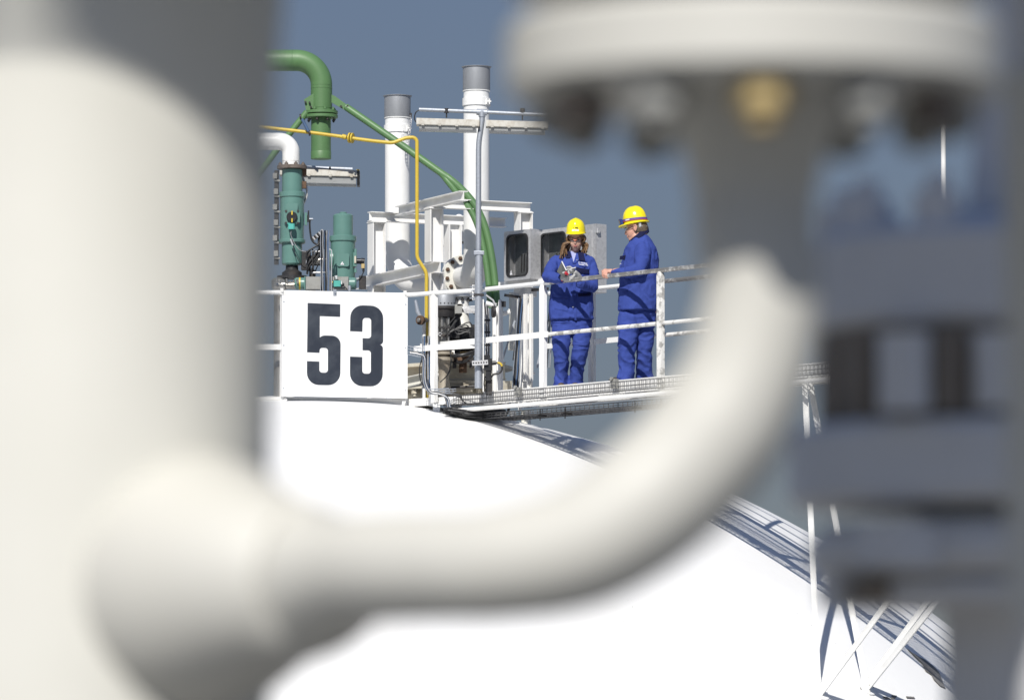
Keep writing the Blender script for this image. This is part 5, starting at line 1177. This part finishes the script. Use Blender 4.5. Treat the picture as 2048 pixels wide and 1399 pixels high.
# gloves
G = MB()
hand_pieces(G, Q(1123, 556, -.36), Q(1130, 553.5, -.40), [
    (Q(1137, 554, -.42), Q(1144, 552, -.43), Q(1148.5, 545, -.42)), (Q(1136, 557, -.41), Q(1143, 557, -.43), Q(1149.5, 550, -.43)),
    (Q(1133, 559, -.40), Q(1140, 560, -.42), Q(1148, 555, -.42)), (Q(1130, 560, -.38), Q(1137, 562, -.40), Q(1144, 559, -.41))],
    (Q(1126, 551, -.40), Q(1125, 546.5, -.43), Q(1129, 545, -.44)), fr=.0125, t=.034)
G.chain([Q(1137, 555, -.42), Q(1138, 548, -.44), Q(1137, 542, -.43)], [.013, .012, .010], 10)
fuse(G, 'glove', M_glove, wo, .004, 2)
G = MB()
hand_pieces(G, Q(1160, 556, -.30), Q(1150, 545, -.37), [
    (Q(1146, 538, -.37), Q(1140, 533.5, -.38), Q(1134, 534, -.39)), (Q(1146, 540, -.36), Q(1140, 536.5, -.37), Q(1134.5, 537, -.38)),
    (Q(1147, 542, -.35), Q(1141, 539, -.36), Q(1136, 540, -.37)), (Q(1148, 544, -.34), Q(1143, 542, -.35), Q(1138, 543, -.36))],
    (Q(1146, 545, -.40), Q(1141, 540, -.41), Q(1136, 538, -.41)), fr=.0115, t=.032)
fuse(G, 'glove', M_glove, wo, .004, 2)
MB().tube([Q(1120, 557.5, -.345), Q(1125, 556, -.365)], .034, 16).build('glove_cuff', M_red, wo)
# notebook held in the hands
nbk = thing('notebook', 'open notebook with dark cover and white pages in the hands of the woman', 'notebook', Q(1132, 545, -.42))
sp0, sp1 = Q(1132, 541, -.40), Q(1125, 553, -.46)
la, lb = Q(1123, 523, -.38), Q(1113.5, 543, -.45); ra, rb = Q(1151.5, 535.5, -.38), Q(1146, 547, -.45)
def leaf(a, b, c_, d, t, m, name):
    n_ = (b - a).cross(d - a).normalized() * t; vs = [a, b, c_, d, a + n_, b + n_, c_ + n_, d + n_]
    MB().add(vs, [(0, 1, 2, 3), (7, 6, 5, 4), (0, 4, 5, 1), (1, 5, 6, 2), (2, 6, 7, 3), (3, 7, 4, 0)]).build(name, m, nbk)
leaf(sp0, la, lb, sp1, .004, M_cover, 'cover'); leaf(sp0, ra, rb, sp1, -.004, M_cover, 'cover')
o1 = (la - sp0).cross(sp1 - sp0).normalized() * -.001
leaf(sp0 - V((0, -.012, 0)), la + V((0, .012, 0)), la + V((.006, .012, .0)), sp0 + V((.006, .012, .002)), .10, M_paper, 'page_block') if 0 else None
MB().beam(sp0 + UP * .003 + V((.003, -.012, 0)), la + V((.004, -.012, .002)), .011, .008).build('page_block', M_paper, nbk)
MB().beam(sp0 + UP * .005 + V((0, -.012, 0)), ra + UP * .004 + V((0, -.012, 0)), .011, .007).build('page_block', M_paper, nbk)
MB().ball(Q(1132, 546, -.475), .017, .014, .019).tube([Q(1132, 546, -.475), Q(1136, 549, -.47)], .012, 10).build('red_pen_cap', M_red, nbk)

# ------------------------------------------------------------------ man leaning on the rail
MDp = 58.32
def Q(px, py, dy=0.0): return P(px, py, MDp + dy)
base = Q(1268, 765); base.z = DK
ma = thing('person', 'man in blue work suit and yellow helmet, side on, one hand on the railing', 'person', base)
hc = Q(1271, 458, .0)
r_, f_, u_ = frame_of(V((-.94, .20, -.22)))     # looks left and slightly away
rot = Matrix((r_, f_, u_)).transposed()
body = MB()
body.ball(Hd(0, -.022, .03), .080, .103, .104, rot, 24, 16).ball(Hd(0, .030, -.025), .066, .070, .084, rot, 20, 14).ball(Hd(0, .062, -.085), .034, .030, .030, rot)
body.chain([Hd(-.02, .01, -.08), Hd(0, .055, -.09)], [.050, .040], 14)
body.ball(Hd(0, .104, -.022), .013, .019, .016, rot).chain([Hd(0, .092, .018), Hd(0, .108, -.018)], [.009, .013], 10).ball(Hd(0, .092, -.058), .024, .014, .018, rot)
for sx in (-1, 1): body.ball(Hd(sx * .081, -.010, -.002), .010, .018, .031, rot).ball(Hd(sx * .086, -.020, .012), .007, .010, .018, rot)
body.chain([Hd(0, -.035, -.02), Q(1282, 486, .03)], [.070, .074])
body.loft([sec(1245, 1312, 640, .03, .12), sec(1245, 1313, 590, .03, .12), sec(1248, 1314, 540, .03, .12), sec(1255, 1312, 505, .03, .11), sec(1268, 1300, 482, .03, .09)])
for a, b, c_, d in ((1258, 1254, 1250, 0), (1290, 1288, 1288, .1)): body.chain([Q(a, 640, d), Q(b, 695, d), Q(c_, 750, d)], [.09, .06, .05])
body.chain([Q(1287, 506, -.12), Q(1280, 540, -.20), Q(1230, 543, -.12)], [.06, .05, .034])
wr = Q(1227, 543.5, -.10)
hand_pieces(body, wr, Q(1216, 542.5, -.07), [
    (Q(1209, 540, -.10), Q(1205, 545, -.13), Q(1205.5, 552, -.125)), (Q(1209, 541, -.085), Q(1206, 547, -.12), Q(1208, 555, -.12)),
    (Q(1211, 543, -.11), Q(1209.5, 549, -.145), Q(1212, 556, -.135)), (Q(1213, 545, -.12), Q(1213, 550.5, -.15), Q(1215.5, 556, -.14))],
    (Q(1217, 541, -.05), Q(1210, 539.5, -.03), Q(1204.5, 542, -.02)), fr=.011, t=.030)
body.chain([Q(1262, 512, .17), Q(1250, 545, .16)], [.045, .035])
fuse(body, 'body', M_skinm, ma, .0055, 2)
MB().tube(spline([Hd(-.088, -.004, .026), Hd(-.094, -.022, .030), Hd(-.096, -.032, .010), Hd(-.092, -.022, -.018), Hd(-.087, -.008, -.030)], 4), .0055, 8).build('ear_rim', M_skinm, ma)
MB().ball(Hd(-.032, .085, .012), .012, .006, .006, rot, 12, 8).build('eye', M_eye, ma)
MB().tube([Hd(-.012, .104, .028), Hd(-.034, .097, .034), Hd(-.055, .080, .028)], .004, 8).build('eyebrow', M_brow, ma)
MB().tube([Hd(-.002, .105, -.058), Hd(-.028, .088, -.060)], .0035, 8).build('lips', M_lips, ma)
hm = MB().ball(Hd(0, -.040, .004), .0855, .092, .082, rot, 26, 18).ball(Hd(0, -.062, -.030), .070, .062, .045, rot, 20, 12)
hm.build('hair', M_hairm, ma, ang=60)
gg = MB(); vs = []
for i in range(9):
    a = -1.35 + 2.7 * i / 8; p = Hd(.074 * math.sin(a), .050 + .066 * math.cos(a), .010); vs += [p + u_ * .020, p - u_ * .022]
gg.add(vs + [v + f_ * .0015 for v in vs], [(2 * i, 2 * i + 1, 2 * i + 3, 2 * i + 2) for i in range(8)] + [(18 + 2 * i, 18 + 2 * i + 2, 18 + 2 * i + 3, 18 + 2 * i + 1) for i in range(8)])
gg.build('safety_glasses', M_lens, ma)
MB().tube([Hd(-.074, .066, .018), Hd(-.084, .02, .016), Hd(-.086, -.01, .014)], .003, 8).build('glasses_temple', M_dark, ma)
hlm, (hr_, hf_, hu_) = helmet(ma, Hd(0, -.010, .052), V((-.93, .26, -.15)), .98, pk=.044, hs=1.12)
hp = lambda a, k, h: (Hd(0, -.010, .052)) + (hr_ * (.108 * k * math.sin(a)) + hf_ * (.130 * k * math.cos(a))) * .98 + hu_ * h * 1.03
# goggle strap round the helmet with lettering, blue goggles at its front
band = MB(); n = 40; vs = []
for i in range(n + 1):
    a = R(-28) - R(304) * i / n; k = 1.035; hh = .040 + .006 * math.cos(a)
    vs += [hp(a, k, hh + .012), hp(a, k, hh - .010), hp(a, k - .03, hh + .012), hp(a, k - .03, hh - .010)]
fs = []
for i in range(n): b = 4 * i; fs += [(b, b + 1, b + 5, b + 4), (b + 2, b + 6, b + 7, b + 3), (b, b + 4, b + 6, b + 2), (b + 1, b + 3, b + 7, b + 5)]
band.add(vs, fs).build('goggle_strap', M_violet, hlm, ang=60)
MB().tube([hp(R(-28) - R(304) * i / n, 1.042, .029 + .006 * math.cos(R(-28) - R(304) * i / n)) for i in range(n + 1)], .0032, 6).build('strap_edge', M_strapred, hlm)
a = R(-68); c_ = hp(a, 1.06, .043); xd = (hp(a - .1, 1.06, .043) - hp(a + .1, 1.06, .043)).normalized(); text('strap_lettering', 'uvex', .026, M_print, hlm, c_ , xd, hu_, .001, bold=.001)
gf = MB(); vs = []
for i in range(9):
    a = R(-40 + 10 * i); vs += [hp(a, 1.34, .066), hp(a, 1.27, .008), hp(a, 1.14, .060), hp(a, 1.10, .012)]
fs = []
for i in range(8): b = 4 * i; fs += [(b, b + 1, b + 5, b + 4), (b + 2, b + 6, b + 7, b + 3), (b, b + 4, b + 6, b + 2), (b + 1, b + 3, b + 7, b + 5)]
fs += [(0, 2, 3, 1), (32, 33, 35, 34)]
gf.add(vs, fs).build('raised_goggles', M_bluelens, hlm, ang=60)
MB().tube([hp(R(-125), .93, -.004), hp(R(-125), .90, -.045), hp(R(-175), .90, -.045)], .014, 10, fy=.5).build('helmet_harness', M_strapg, ma)
# jacket
J = MB()
J.loft([sec(1236, 1315, 621, .02, .19, R(-8)), sec(1236, 1317, 605, .02, .19, R(-8)), sec(1238, 1318, 575, .02, .19, R(-8)), sec(1240, 1318, 545, .02, .185, R(-8)), sec(1247, 1317, 515, .02, .185, R(-8)), sec(1252, 1312, 495, .02, .17, R(-8)), sec(1262, 1303, 480, .02, .13, R(-8)), sec(1270, 1296, 471, .02, .095)], e=2.2)
J.chain([Q(1286, 500, -.13), Q(1284, 520, -.18), Q(1279, 538, -.21), Q(1262, 544, -.20), Q(1243, 545, -.16), Q(1230, 544, -.115)], [.083, .080, .070, .060, .050, .042], 20)
J.chain([Q(1262, 502, .17), Q(1252, 535, .17), Q(1254, 560, .1)], [.07, .062, .05], 18)
jk, jb = fuse(J, 'jacket', M_jacket, ma, .0065, 3, folds(.0085, 8, 10, 9))
T = MB()
T.loft([sec(1240, 1308, 655, .03, .13), sec(1238, 1312, 630, .03, .14), sec(1240, 1312, 605, .03, .14)])
T.chain([Q(1258, 640, -.02), Q(1254, 680, -.04), Q(1253, 710, -.04), Q(1254, 740, -.02), Q(1250, 760, -.02)], [.116, .100, .086, .080, .092], 20)
T.chain([Q(1290, 640, .08), Q(1289, 680, .06), Q(1288.5, 710, .07), Q(1288, 738, .10), Q(1289, 755, .12)], [.108, .092, .080, .078, .086], 20)
fuse(T, 'trousers', M_jacket, ma, .0065, 3, folds(.0115, 11, 8, 12))
for px, dy in ((1248, -.02), (1290, .12)):
    a = Q(px, 760, dy); a.z = DK + .045; MB().ball(a + V((-.035, .02, -.008)), .125, .048, .036, None, 20, 12).cbox(a + V((-.035, .02, -.037)), .25, .09, .016, b=.02).ball(a + V((.02, 0, .02)), .055, .05, .06).build('boot', M_bootd, ma)
# collar standing round the neck
colr = MB(); n = 28; vs = []
for i in range(n + 1):
    a = R(-165) + R(330) * i / n   # open towards the face
    cx = Q(1277, 472, .02); ca, sa = math.cos(a), math.sin(a)
    b_ = cx + V((.100 * ca, .100 * sa, .078 * ca)); vs += [b_ + UP * .024, b_ - UP * .034 + V((.012 * ca, .022 * sa, 0)), b_ + UP * .024 - V((.012 * ca, .012 * sa, 0)), b_ - UP * .03]
fs = []
for i in range(n): b = 4 * i; fs += [(b, b + 1, b + 5, b + 4), (b + 2, b + 6, b + 7, b + 3), (b, b + 4, b + 6, b + 2), (b + 1, b + 3, b + 7, b + 5)]
fs += [(0, 2, 3, 1), (4 * n, 4 * n + 1, 4 * n + 3, 4 * n + 2)]
colr.add(vs, fs).build('collar', M_navy, ma, ang=60, label='dark navy collar')
drape(jb, [(1240, 512), (1251, 510), (1249, 519), (1239, 519)], .012, 'chest_pocket_flap', M_navy, ma, MDp, label='dark navy chest pocket flap')
drape(jb, [(1234.5, 576), (1256, 574), (1256, 581), (1234, 583)], .010, 'pocket_flap', M_jacket, ma, MDp)
drape(jb, [(1240, 527), (1245, 526), (1245, 531), (1240, 532)], .002, 'chest_lettering', M_jacket, ma, MDp) if 0 else None
for i, (tx, y) in enumerate((('H. Maler', 527.2), ('Tankfeld', 530.4))):
    a = on(jb, 1239.5, y, MDp, .006); text('chest_lettering', tx, .015, M_print, ma, a, V((1, -.15, 0)), UP, .001, 'LEFT', bold=.0004)
